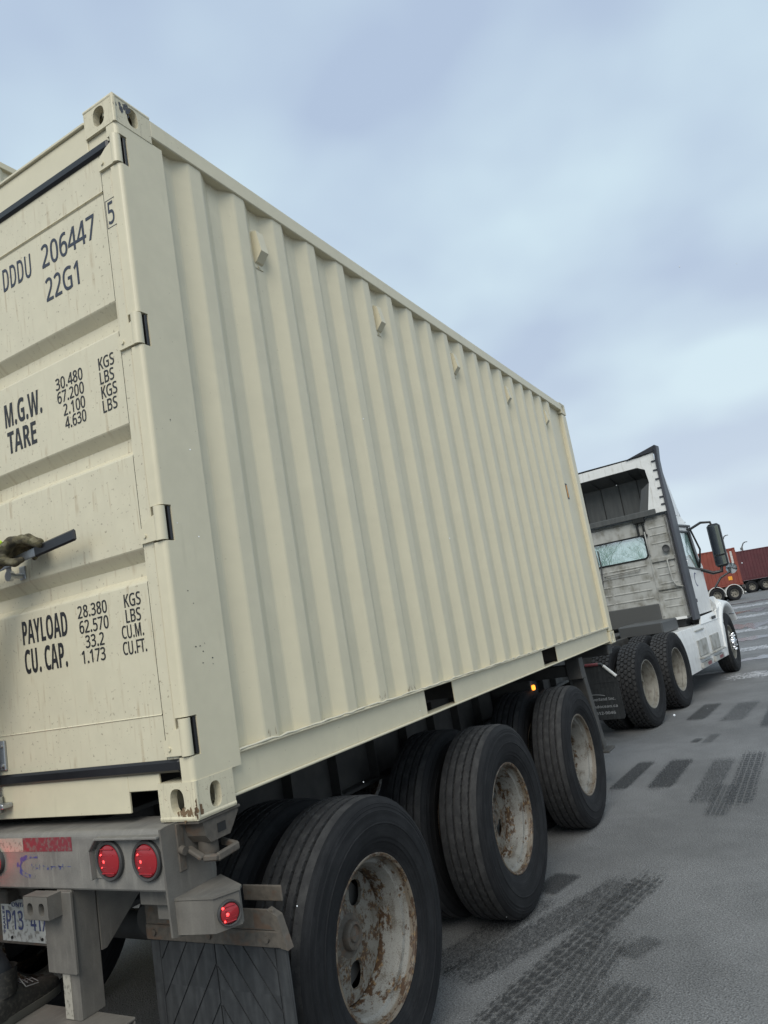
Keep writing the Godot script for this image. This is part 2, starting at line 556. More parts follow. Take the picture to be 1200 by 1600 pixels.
func make_ground() -> void:
	var S := 1024
	var a := noise_bytes(31, 0.20, S, S, 3)
	var b := noise_bytes(37, 0.09, S, S, 4)
	var c := noise_bytes(41, 0.012, S, S, 5)
	rng.seed = 9
	var fine := texture(S, S, func(i, _x, _y):
		var v := 0.165 * (0.22 + 1.15 * a[i] / 255.0 + 0.38 * (b[i] / 255.0))
		if a[i] > 206:
			v = lerpf(v, 0.36, 0.6)
		elif a[i] < 50:
			v *= 0.5
		var q := rng.randf()
		if q > 0.998:
			v = 0.5
		return Color(v * 0.985, v, v * 1.01))
	var coarse := texture(512, 512, func(i, x, y):
		var j: int = y * S * 2 + x * 2
		var v := 0.82 + 0.36 * sst(0.2, 0.8, c[j] / 255.0 * 0.7 + b[j] / 255.0 * 0.3)
		return Color(v, v, v) * 0.86)
	var m := mat(Color.WHITE, 0.82)
	m.albedo_texture = fine
	m.detail_enabled = true
	m.detail_albedo = coarse
	m.detail_blend_mode = BaseMaterial3D.BLEND_MODE_MUL
	m.detail_uv_layer = BaseMaterial3D.DETAIL_UV_2
	m.heightmap_enabled = true
	m.heightmap_texture = grey_texture(a, S, S)
	m.heightmap_scale = 0.6
	M.asphalt = m
	var s := start()
	var ticks := [-900.0, -300.0, -120.0, -60.0, -30.0, -12.0, 0.0, 12.0, 30.0, 60.0, 120.0, 300.0, 900.0]
	for i in ticks.size() - 1:
		for k in ticks.size() - 1:
			var q := [Vector3(ticks[i], 0, ticks[k]), Vector3(ticks[i + 1], 0, ticks[k]), Vector3(ticks[i + 1], 0, ticks[k + 1]), Vector3(ticks[i], 0, ticks[k + 1])]
			for j in [0, 1, 2, 0, 2, 3]:
				var p: Vector3 = q[j]
				s.set_uv(Vector2(p.x, p.z) / 2.3)
				s.set_uv2(Vector2(p.x, p.z).rotated(0.5) / 19.0)
				s.add_vertex(p)
	var g := part("ground", s, m, self)
	tag(g, "", "", "", "structure")

	# wet prints that tyres left on the dry asphalt: outline and tread are in the alpha
	var W := 256
	var L := 1024
	var w1 := noise_bytes(51, 0.07, 1024, 1024, 4)
	var w2 := noise_bytes(53, 0.02, 1024, 1024, 3)
	var wet := func(ribs: float, lugs: float, cover: float, ragged: float) -> StandardMaterial3D:
		var wetness := func(_i, x, y):
			var u := float(x) / W
			var v := float(y) / L
			var j: int = y * 1024 + x * 3
			var n := w1[j] / 255.0
			var big := w2[(j + 5000) % (1024 * 1024)] / 255.0
			var eu := minf(u, 1.0 - u) * 2.0
			var ev := minf(v, 1.0 - v) * 2.0
			var k := cover + (big - 0.5) * 1.1 + (n - 0.5) * ragged - (1.0 - sst(0.0, 0.4, eu)) * 0.75 - (1.0 - sst(0.0, 0.3, ev)) * 0.75
			if ribs > 0.0:
				var groove := absf(fmod(u * ribs, 1.0) - 0.5) * 2.0
				if groove > 0.78: k -= 0.55
				if lugs > 0.0:
					var z := absf(fmod(v * lugs + (0.5 if int(u * ribs) % 2 == 0 else 0.0) + u * 1.5, 1.0) - 0.5) * 2.0
					if z > 0.72: k -= 0.5
			return Color(0.030, 0.031, 0.032, sst(0.34, 0.62, k) * 0.66)
		var t := texture(W, L, wetness, true)
		var wm := mat(Color.WHITE, 0.5)
		wm.albedo_texture = t
		wm.transparency = BaseMaterial3D.TRANSPARENCY_ALPHA
		return wm
	var treads := [wet.call(5.0, 26.0, 0.80, 1.7), wet.call(6.0, 44.0, 0.68, 2.0), wet.call(0.0, 0.0, 0.80, 1.5), wet.call(0.0, 0.0, 0.50, 2.4)]
	# from, to, width, kind
	var tracks := [
		[Vector2(-0.02, -4.86), Vector2(0.08, -6.02), 0.20, 2], [Vector2(0.34, -4.85), Vector2(0.41, -6.02), 0.26, 2], [Vector2(0.73, -4.3), Vector2(0.80, -5.98), 0.24, 3],
		[Vector2(1.0, -4.2), Vector2(1.05, -6.2), 0.24, 0], [Vector2(0.86, -4.0), Vector2(0.90, -5.0), 0.2, 1],
		[Vector2(0.27, -8.0), Vector2(0.40, -9.3), 0.28, 2], [Vector2(0.70, -7.7), Vector2(0.86, -9.2), 0.34, 3], [Vector2(1.15, -7.2), Vector2(1.25, -9.0), 0.3, 2],
		[Vector2(-0.12, -1.45), Vector2(0.56, -2.95), 0.30, 3], [Vector2(0.20, -1.05), Vector2(0.66, -3.05), 0.22, 0], [Vector2(0.42, -0.7), Vector2(0.60, -2.2), 0.24, 1],
		[Vector2(-0.25, -1.55), Vector2(0.10, -2.62), 0.26, 3], [Vector2(0.66, -1.88), Vector2(0.78, -2.12), 0.16, 1], [Vector2(0.60, -1.0), Vector2(0.78, -1.7), 0.28, 1],
		[Vector2(0.03, -2.6), Vector2(0.12, -2.95), 0.22, 2], [Vector2(0.55, -6.6), Vector2(0.62, -7.1), 0.14, 1], [Vector2(0.42, -6.7), Vector2(0.47, -6.9), 0.1, 2]]
	var where := ["beside the rear trailer wheels", "ahead of the rear trailer wheels", "on the open asphalt right of the trailer"]
	for i in tracks.size():
		var t: Array = tracks[i]
		var p0: Vector2 = t[0]
		var p1: Vector2 = t[1]
		var d := (p1 - p0).normalized()
		var side: Vector2 = Vector2(-d.y, d.x) * t[2] * 0.5
		var y := 0.004 + 0.0004 * i
		var st := start()
		var q := [[p0 - side, Vector2(0, 1)], [p1 - side, Vector2(0, 0)], [p1 + side, Vector2(1, 0)], [p0 + side, Vector2(1, 1)]]
		for j in [0, 1, 2, 0, 2, 3]:
			st.set_uv(q[j][1])
			st.add_vertex(Vector3(q[j][0].x, y, q[j][0].y))
		var o := part("wet_tyre_print", st, treads[t[3]], self)
		tag(o, "", "", "", "structure")

	# thin puddles and slush streaks further up the yard: flat water mirrors the sky
	var water := mat(Color(0.10, 0.105, 0.11), 0.18)
	# slush: broken by noise, drawn out across the yard
	var sl := noise_bytes(71, 0.03, 512, 512, 5)
	var sl2 := noise_bytes(73, 0.012, 512, 512, 3)
	var slushy := func(_i, x, y):
		var u: float = x / 511.0
		var v: float = y / 511.0
		var fall := sst(0.0, 0.35, minf(u, 1.0 - u)) * sst(0.0, 0.45, minf(v, 1.0 - v))
		var k: float = sl[y * 512 + (x * 3) % 512] / 255.0 * 0.55 + sl2[((y * 2) % 512) * 512 + x] / 255.0 * 0.45
		var tone: float = 0.40 + 0.12 * sl[x * 512 + y] / 255.0
		return Color(tone, tone * 1.01, tone * 1.04, sst(0.52, 0.66, k * 0.55 + fall * 0.36) * 0.85)
	var slush := mat(Color.WHITE, 0.5)
	slush.albedo_texture = texture(512, 512, slushy, true)
	slush.transparency = BaseMaterial3D.TRANSPARENCY_ALPHA
	rng.seed = 77
	# centre, length, width, kind (0 water, 1 slush)
	var pools := [[Vector2(0.9, -11.9), 2.2, 0.75, 1], [Vector2(0.0, -12.8), 1.1, 0.25, 1], [Vector2(1.3, -14.6), 2.6, 0.7, 0], [Vector2(0.8, -16.6), 4.2, 0.8, 1], [Vector2(1.0, -19.4), 4.0, 1.3, 0], [Vector2(-0.2, -22.6), 7.0, 1.1, 1], [Vector2(0.6, -26.0), 7.5, 2.0, 0],
		[Vector2(-0.4, -30.5), 8.5, 1.7, 1], [Vector2(0.2, -35.0), 11.0, 2.4, 0], [Vector2(-1.0, -40.5), 12.0, 2.4, 1], [Vector2(0.5, -47.0), 14.0, 2.2, 0], [Vector2(4.5, -18.0), 4.0, 0.9, 0], [Vector2(5.5, -27.0), 6.0, 1.4, 1]]
	for k in pools.size():
		var e: Array = pools[k]
		var st := start()
		if e[3] == 1:
			var q := [[Vector2(-0.5, -0.5), Vector2(0, 0)], [Vector2(0.5, -0.5), Vector2(1, 0)], [Vector2(0.5, 0.5), Vector2(1, 1)], [Vector2(-0.5, 0.5), Vector2(0, 1)]]
			for j in [0, 1, 2, 0, 2, 3]:
				var p: Vector2 = (q[j][0] * Vector2(e[1], e[2] * 2.6)).rotated(-0.1) + e[0]
				st.set_uv(q[j][1] if k % 4 < 2 else Vector2(1, 1) - q[j][1])
				st.add_vertex(Vector3(p.x, 0.004 + 0.0005 * k, p.y))
			tag(part("slush_patch", st, slush, self), "", "", "", "structure")
			continue
		var pts := PackedVector2Array()
		var ns := FastNoiseLite.new()
		ns.seed = k + 20
		ns.frequency = 1.0
		ns.fractal_octaves = 3
		var low := PackedVector2Array()
		for i in 49:
			var f := i / 48.0
			var taper := pow(maxf(sin(PI * f), 0.0), 0.6)
			var hw: float = e[2] * taper * (0.25 + 0.75 * absf(ns.get_noise_2d(f * 7.0 * e[1] / 5.0, k)) * 2.0) + 0.004
			var mid: float = e[2] * 0.9 * ns.get_noise_2d(f * 3.0, 40.0 + k)
			var x: float = (f - 0.5) * e[1]
			pts.append(Vector2(x, mid + hw).rotated(-0.10))
			low.append(Vector2(x, mid - hw * (0.6 + 0.5 * ns.get_noise_2d(f * 9.0, 90.0))).rotated(-0.10))
		low.reverse()
		pts.append_array(low)
		var idx := Geometry2D.triangulate_polygon(pts)
		for j in idx:
			var p: Vector2 = pts[j] + e[0]
			st.add_vertex(Vector3(p.x, 0.004 + 0.0005 * k, p.y))
		var o := part("puddle", st, water, self)
		tag(o, "", "", "", "structure")

# ------------------------------------------------------------------ containers
const CW := 2.438
const CL := 6.058
var casting_mesh := {}

func casting(mx: float, my: float, mz: float) -> Mesh:
	# corner casting whose outer corner is the local origin; m? = +1 when the outer side looks along + of that axis
	var key := "%d%d%d" % [mx, my, mz]
	if casting_mesh.has(key):
		return casting_mesh[key]
	var s := start()
	var dx := 0.162
	var dy := 0.118
	var dz := 0.178
	var o := Vector3(-mx * dx, -my * dy, -mz * dz) * 0.5
	# end face (z), side face (x), top or bottom face (y): plates with an oval hole; the others are closed
	holed(s, rect(-dx / 2, -dy / 2, dx / 2, dy / 2), oval(0, 0, 0.030, 0.040), 0.03, facing(o + Vector3(0, 0, mz * dz / 2), Vector3(0, 0, mz)))
	holed(s, rect(-dz / 2, -dy / 2, dz / 2, dy / 2), oval(0, 0, 0.026, 0.040), 0.03, facing(o + Vector3(mx * dx / 2, 0, 0), Vector3(mx, 0, 0)))
	holed(s, rect(-dx / 2, -dz / 2, dx / 2, dz / 2), oval(0, 0, 0.032, 0.06), 0.03, facing(o + Vector3(0, my * dy / 2, 0), Vector3(0, my, 0), Vector3(0, 0, 1)))
	for e in [Vector3(-mx, 0, 0), Vector3(0, -my, 0), Vector3(0, 0, -mz)]:
		var f := facing(o + Vector3(e.x * dx, e.y * dy, e.z * dz) * 0.5, e, Vector3(0, 0, 1) if e.y != 0.0 else Vector3.UP)
		var w := dz if e.x != 0.0 else dx
		var hh := dz if e.y != 0.0 else dy
		var keep := T
		T = T * f
		poly(s, [Vector3(-w / 2, -hh / 2, 0), Vector3(w / 2, -hh / 2, 0), Vector3(w / 2, hh / 2, 0), Vector3(-w / 2, hh / 2, 0)], Vector3(0, 0, 1))
		T = keep
	# rounded outer vertical edge and top edges: slim half rounds lying on the edges
	var r := 0.010
	for e in [[Vector3(0, -my * dy, 0), Vector3.ZERO], [Vector3(-mx * dx, 0, 0), Vector3.ZERO], [Vector3(0, 0, -mz * dz), Vector3.ZERO]]:
		var inw := Vector3(-mx, -my, -mz) * r * 0.72
		var a: Vector3 = e[0]
		var dir: Vector3 = (e[1] - a).normalized()
		inw -= dir * inw.dot(dir)
		tube(s, [a + inw, e[1] + inw - dir * 0.004], r, 8)
	var m := made(s)
	casting_mesh[key] = m
	return m

func corrugated(s: SurfaceTool, x0: float, out: float, y0: float, y1: float, z_first: float, z_end: float, deep := 0.036) -> void:
	# side sheet: outer flats at x0, inner flats deep behind; out = +1 when the outside looks along +x. Runs towards -z.
	var pts := [[z_first, 1.0], [z_first - 0.087, 1.0]]
	var z := z_first - 0.155
	while z - 0.278 > z_end:
		pts.append([z, 0.0])
		pts.append([z - 0.072, 0.0])
		pts.append([z - 0.140, 1.0])
		pts.append([z - 0.210, 1.0])
		z -= 0.278
	pts.append([z_end, 1.0])
	# small bend radii: every corner is cut by a narrow facet
	var line := []
	for i in pts.size():
		var p := Vector2(x0 - out * pts[i][1] * deep, pts[i][0])
		if i == 0 or i == pts.size() - 1:
			line.append(p)
			continue
		var a := Vector2(x0 - out * pts[i - 1][1] * deep, pts[i - 1][0])
		var b := Vector2(x0 - out * pts[i + 1][1] * deep, pts[i + 1][0])
		line.append(p + (a - p).normalized() * 0.0045)
		line.append(p + (b - p).normalized() * 0.0045)
	smooth_id += 1
	for i in line.size() - 1:
		var a: Vector2 = line[i]
		var b: Vector2 = line[i + 1]
		quad(s, Vector3(a.x, y0, a.y), Vector3(a.x, y1, a.y), Vector3(b.x, y1, b.y), Vector3(b.x, y0, b.y), -1)

func container(label: String, group: String, at: Vector3, turn: float, paint: Material, worn: Material, full: bool, height := 2.591, length := CL) -> Node3D:
	var root := thing("shipping_container", label, "container", at, turn, group)
	var h := height
	var l := length
	# eight castings
	for sx in [1.0, -1.0]:
		for sy in [1.0, -1.0]:
			for sz in [1.0, -1.0]:
				put("corner_casting", casting(sx, sy, sz), worn, root, Transform3D(Basis(), Vector3(0.0 if sx > 0 else -CW, h if sy > 0 else 0.0, 0.0 if sz > 0 else -l)))
	var vents := [-0.836, -1.948, -3.060, -4.172, -5.284]
	for side in [1.0, -1.0]:
		var ox := 0.0 if side > 0 else -CW
		var s := start()
		corrugated(s, ox - side * 0.008, side, 0.165, h - 0.085, -0.226, -l + 0.15)
		part("side_panel", s, paint, root)
		s = start()
		bx(s, Vector3(minf(ox, ox - side * 0.06), h - 0.087, -l + 0.178), Vector3(maxf(ox, ox - side * 0.06), h - 0.010, -0.178), 0.004)
		part("top_rail", s, paint, root)
		# bottom rail: lip, web with two fork pockets, foot
		s = start()
		var web := [[-0.178, -1.685], [-2.035, -3.695], [-4.055, -l + 0.178]] if l < 7.0 else [[-0.178, -l + 0.178]]
		for w in web:
			bx(s, Vector3(minf(ox - side * 0.030, ox - side * 0.024), 0.032, w[1]), Vector3(maxf(ox - side * 0.030, ox - side * 0.024), 0.156, w[0]), 0.001)
		bx(s, Vector3(minf(ox - side * 0.050, ox - side * 0.003), 0.156, -l + 0.15), Vector3(maxf(ox - side * 0.050, ox - side * 0.003), 0.165, -0.2), 0.003)
		bx(s, Vector3(minf(ox - side * 0.090, ox - side * 0.012), 0.022, -l + 0.178), Vector3(maxf(ox - side * 0.090, ox - side * 0.012), 0.032, -0.178), 0.003)
		part("bottom_rail", s, worn if not full else paint, root)
		# front corner post
		s = start()
		bx(s, Vector3(minf(ox - side * 0.10, ox - side * 0.004), 0.118, -l + 0.004), Vector3(maxf(ox - side * 0.10, ox - side * 0.004), h - 0.118, -l + 0.155), 0.012)
		part("corner_post", s, paint, root)
		if full:
			for z in vents:
				var v := start()
				var xo: float = ox - side * 0.044
				var ex := Transform3D(Basis(Vector3(side, 0, 0), Vector3.UP, Vector3(0, 0, side)), Vector3(xo, 0, z + 0.018))
				var keep := T
				T = ex
				bx(v, Vector3(0, h - 0.385, -0.033), Vector3(0.004, h - 0.185, 0.033), 0.001)
				extrude(v, PackedVector2Array([Vector2(0.004, h - 0.205), Vector2(0.034, h - 0.212), Vector2(0.050, h - 0.318), Vector2(0.014, h - 0.358), Vector2(0.004, h - 0.362)]), -0.026, 0.026)
				for e in [h - 0.195, h - 0.375]:
					tube(v, [Vector3(0.003, e, 0.0), Vector3(0.009, e, 0.0)], 0.006, 8)
				T = keep
				part("ventilator", v, paint, root)
	# roof, floor, front wall
	var s := start()
	bx(s, Vector3(-CW + 0.06, h - 0.016, -l + 0.05), Vector3(-0.06, h - 0.011, -0.05), 0.001)
	part("roof", s, paint, root)
	s = start()
	bx(s, Vector3(-CW + 0.05, 0.150, -l + 0.03), Vector3(-0.05, 0.166, -0.07), 0.001)
	var z := -0.4
	while z > -l + 0.3:
		if not (l < 7.0 and ((z < -1.6 and z > -2.1) or (z < -3.6 and z > -4.1))):
			bx(s, Vector3(-CW + 0.032, 0.04, z - 0.045), Vector3(-0.032, 0.149, z), 0.002)
		z -= 0.31
	part("floor_frame", s, M.frame, root)
	s = start()
	var keep2 := T
	T = Transform3D(Basis(Vector3.UP, -PI / 2), Vector3(0, 0, -l)) # front wall: the same sheet across the width
	corrugated(s, 0.01, -1.0, 0.165, h - 0.085, -0.05 + CW, 0.05)
	T = keep2
	part("front_wall", s, paint, root)
	s = start()
	bx(s, Vector3(-CW + 0.162, 0.02, -l + 0.003), Vector3(-0.162, 0.165, -l + 0.06), 0.004)
	part("front_sill", s, paint, root)
	s = start()
	bx(s, Vector3(-CW + 0.162, h - 0.1, -l + 0.003), Vector3(-0.162, h - 0.008, -l + 0.06), 0.004)
	part("front_header", s, paint, root)
	# rear frame
	var hinges := [2.365, 1.655, 0.955, 0.255] if h < 2.7 else [2.66, 1.9, 1.1, 0.255]
	for side in [1.0, -1.0]:
		s = start()
		keep2 = T
		T = Transform3D(Basis.from_scale(Vector3(side, 1, 1)), Vector3(0.0 if side > 0 else -CW, 0, 0))
		var cuts := [0.118]
		for i in range(hinges.size() - 1, -1, -1):
			cuts.append(hinges[i] - 0.062)
			cuts.append(hinges[i] + 0.062)
		cuts.append(h - 0.118)
		for i in cuts.size() - 1:
			var sec := PackedVector2Array()
			if i % 2 == 0: # whole section, rounded rear outer edge
				for k in 6:
					var a := PI / 2 * k / 5.0
					sec.append(Vector2(-0.018 + 0.016 * sin(a), -0.018 + 0.016 * cos(a)))
				sec.append_array([Vector2(-0.002, -0.228), Vector2(-0.05, -0.228), Vector2(-0.052, -0.002)])
			else: # pocket for the hinge
				sec.append_array([Vector2(-0.002, -0.048), Vector2(-0.002, -0.228), Vector2(-0.05, -0.228), Vector2(-0.052, -0.048)])
			var flat := PackedVector2Array()
			for p in sec:
				flat.append(Vector2(p.x, -p.y))
			extrude(s, flat, cuts[i], cuts[i + 1], Transform3D(Basis(Vector3.RIGHT, Vector3(0, 0, -1), Vector3.UP), Vector3.ZERO))
		T = keep2
		part("corner_post", s, paint, root)
	s = start()
	bx(s, Vector3(-CW + 0.162, h - 0.172, -0.06), Vector3(-0.162, h - 0.055, -0.006), 0.003)
	bx(s, Vector3(-CW + 0.05, h - 0.172, -0.07), Vector3(-0.05, h - 0.118, -0.012), 0.002)
	bx(s, Vector3(-CW + 0.162, h - 0.055, -0.16), Vector3(-0.162, h - 0.043, 0.004), 0.002)
	part("door_header", s, paint, root)
	s = start()
	bx(s, Vector3(-CW + 0.31, 0.028, -0.020), Vector3(-0.31, 0.150, -0.010), 0.002)
	for e in [[-0.31, -0.162], [-CW + 0.162, -CW + 0.31]]:
		bx(s, Vector3(e[0], 0.096, -0.020), Vector3(e[1], 0.150, -0.011), 0.002)
	part("door_sill", s, paint, root)
	box_part("inner_lining", Vector3(-CW + 0.05, 0.17, -0.075), Vector3(-0.05, h - 0.1, -0.07), M.dark, root, 0.0)
	for d in 2:
		door(root, h, d, paint, hinges, full)
	return root

func door(root: Node3D, h: float, which: int, paint: Material, hinges: Array, full: bool) -> void:
	# which 0: right leaf, 1: left leaf, mirrored about the middle of the container
	var keep := T
	var mx := Transform3D() if which == 0 else Transform3D(Basis.from_scale(Vector3(-1, 1, 1)), Vector3(-CW, 0, 0))
	T = keep * mx
	var d := start()
	var zf := -0.008
	var dy := func(v: float) -> float: return 0.462 + (v - 0.462) * 0.9931
	var dx := func(v: float) -> float: return 1.762 - (1.762 - v) * 0.9931
	var top := h - 0.172
	# recesses: (upper edge, inner upper, inner lower, lower edge)
	var prof := [[0.155, zf], [0.330, zf], [0.333, zf + 0.003], [0.336, zf]]
	for r in [0.770, 1.215, 1.678]:
		prof.append([r, zf])
		prof.append([r + 0.006, zf - 0.002])
		prof.append([r + 0.030, zf - 0.036])
		prof.append([r + 0.078, zf - 0.038])
		prof.append([r + 0.116, zf - 0.003])
		prof.append([r + 0.121, zf])
	prof.append_array([[2.224, zf], [2.228, zf + 0.004], [2.231, zf - 0.004], [2.234, zf + 0.004], [2.240, zf], [top, zf]])
	for i in prof.size() - 1:
		quad(d, Vector3(-1.13, prof[i][0], prof[i][1]), Vector3(-1.13, prof[i + 1][0], prof[i + 1][1]), Vector3(-0.112, prof[i + 1][0], prof[i + 1][1]), Vector3(-0.112, prof[i][0], prof[i][1]))
	bx(d, Vector3(-0.112, 0.155, -0.062), Vector3(-0.060, top, zf + 0.0005), 0.003)
	bx(d, Vector3(-1.212, 0.155, -0.062), Vector3(-1.13, top, zf + 0.0005), 0.003)
	var leaf := part("door", d, paint if which == 1 or not full else M.door, root)
	# gaskets
	for e in [[top - 0.036, top + 0.004], [0.150, 0.190]]:
		var g := start()
		bx(g, Vector3(-1.216, e[0], -0.04), Vector3(-0.05, e[1], 0.004), 0.008)
		part("gasket", g, M.gasket, leaf)
	for y in hinges:
		var g := start()
		tube(g, [Vector3(-0.021, y - 0.058, -0.010), Vector3(-0.021, y + 0.058, -0.010)], 0.0195, 14)
		extrude(g, PackedVector2Array([Vector2(-0.022, y - 0.055), Vector2(-0.108, y - 0.055), Vector2(-0.112, y - 0.012), Vector2(-0.062, y + 0.022), Vector2(-0.022, y + 0.036)]), -0.012, 0.003)
		tube(g, [Vector3(-0.085, y - 0.032, 0.0), Vector3(-0.085, y - 0.032, 0.008)], 0.007, 8)
		part("hinge", g, paint, leaf)
		g = start()
		bx(g, Vector3(-0.045, y - 0.058, -0.046), Vector3(-0.006, y + 0.058, -0.034), 0.001)
		part("hinge_pin", g, M.gasket, leaf)
	# locking bar with brackets, cams and handle
	var b := start()
	tube(b, [Vector3(-1.005, 0.06, 0.018), Vector3(-1.005, h - 0.09, 0.018)], 0.017, 14)
	part("locking_bar", b, M.galv, leaf)
	for y in [0.262, 1.35, 2.2]:
		b = start()
		bx(b, Vector3(-1.062, y - 0.055, zf), Vector3(-0.950, y + 0.055, zf + 0.012), 0.003)
		bx(b, Vector3(-1.034, y - 0.050, zf + 0.012), Vector3(-0.976, y + 0.050, 0.040), 0.008)
		for e in [[-0.960, 0.036], [-0.960, -0.036], [-1.05, 0.036], [-1.05, -0.036]]:
			tube(b, [Vector3(e[0], y + e[1], zf + 0.01), Vector3(e[0], y + e[1], zf + 0.02)], 0.007, 8)
		part("bar_bracket", b, M.galv, leaf)
	for y in [0.085, h - 0.115]:
		b = start()
		bx(b, Vector3(-1.05, y - 0.012, -0.01), Vector3(-0.940, y + 0.006, 0.034), 0.004)
		tube(b, [Vector3(-1.005, y - 0.028, 0.018), Vector3(-1.005, y + 0.03, 0.018)], 0.026, 12)
		part("locking_cam", b, M.galv if y < 1.0 else paint, leaf)
	if not full:
		T = keep
		return
	b = start()
	beam(b, Vector3(-1.01, 0.945, 0.048), Vector3(-0.545, 0.974, 0.062), 0.006, 0.032, 0.002)
	bx(b, Vector3(-0.780, 0.900, zf), Vector3(-0.745, 0.952, zf + 0.006), 0.002)
	tube(b, [Vector3(-0.762, 0.915, zf), Vector3(-0.762, 0.915, 0.052)], 0.010, 10)
	tube(b, [Vector3(-0.762, 0.915, 0.040), Vector3(-0.762, 0.915, 0.056)], 0.020, 12)
	bx(b, Vector3(-0.775, 0.915, 0.046), Vector3(-0.749, 0.962, 0.054), 0.003)
	var hd := part("handle", b, M.galv, leaf)
	b = start()
	beam(b, Vector3(-0.585, 0.971, 0.061), Vector3(-0.352, 0.986, 0.066), 0.014, 0.042, 0.006)
	part("grip", b, M.gasket, hd)
	T = keep
	if which == 1:
		return
	var zt := zf + 0.0005
	for e in [["DDDU", -0.750, -0.568, 2.088, 2.187, M.ink_blue], ["206447", -0.500, -0.186, 2.088, 2.187, M.ink_blue], ["22G1", -0.493, -0.298, 1.946, 2.042, M.ink_blue], ["5", -0.110, -0.078, 2.102, 2.192, M.ink_blue],
		["M.G.W.", -0.812, -0.580, 1.520, 1.620, M.ink], ["TARE", -0.806, -0.627, 1.412, 1.503, M.ink],
		["30.480", -0.490, -0.336, 1.576, 1.624, M.ink], ["67.200", -0.487, -0.336, 1.522, 1.569, M.ink], ["2.100", -0.459, -0.337, 1.467, 1.514, M.ink], ["4.630", -0.457, -0.338, 1.414, 1.461, M.ink],
		["KGS", -0.246, -0.164, 1.578, 1.624, M.ink], ["LBS", -0.246, -0.172, 1.523, 1.569, M.ink], ["KGS", -0.246, -0.164, 1.468, 1.514, M.ink], ["LBS", -0.246, -0.171, 1.414, 1.460, M.ink],
		["PAYLOAD", -0.815, -0.553, 0.657, 0.747, M.ink], ["CU. CAP.", -0.814, -0.569, 0.545, 0.638, M.ink],
		["28.380", -0.490, -0.335, 0.705, 0.751, M.ink], ["62.570", -0.488, -0.334, 0.650, 0.697, M.ink], ["33.2", -0.463, -0.365, 0.596, 0.642, M.ink], ["1.173", -0.490, -0.366, 0.543, 0.590, M.ink],
		["KGS", -0.246, -0.165, 0.706, 0.751, M.ink], ["LBS", -0.245, -0.172, 0.653, 0.698, M.ink], ["CU.M.", -0.272, -0.166, 0.600, 0.646, M.ink], ["CU.FT.", -0.275, -0.160, 0.545, 0.591, M.ink]]:
		letters(e[0], Rect2(dx.call(e[1]), dy.call(e[3]), dx.call(e[2]) - dx.call(e[1]), dy.call(e[4]) - dy.call(e[3])), zt, e[5], leaf, e[4] - e[3] > 0.06 and e[5] == M.ink)
	b = start()
	for e in [[-0.119, 2.090, -0.117, 2.202], [-0.119, 2.090, -0.066, 2.092], [-0.119, 2.200, -0.066, 2.202]]:
		bx(b, Vector3(dx.call(e[0]), dy.call(e[1]), zt), Vector3(dx.call(e[2]), dy.call(e[3]), zt + 0.001), 0.0)
	part("check_digit_frame", b, M.ink_blue, leaf)

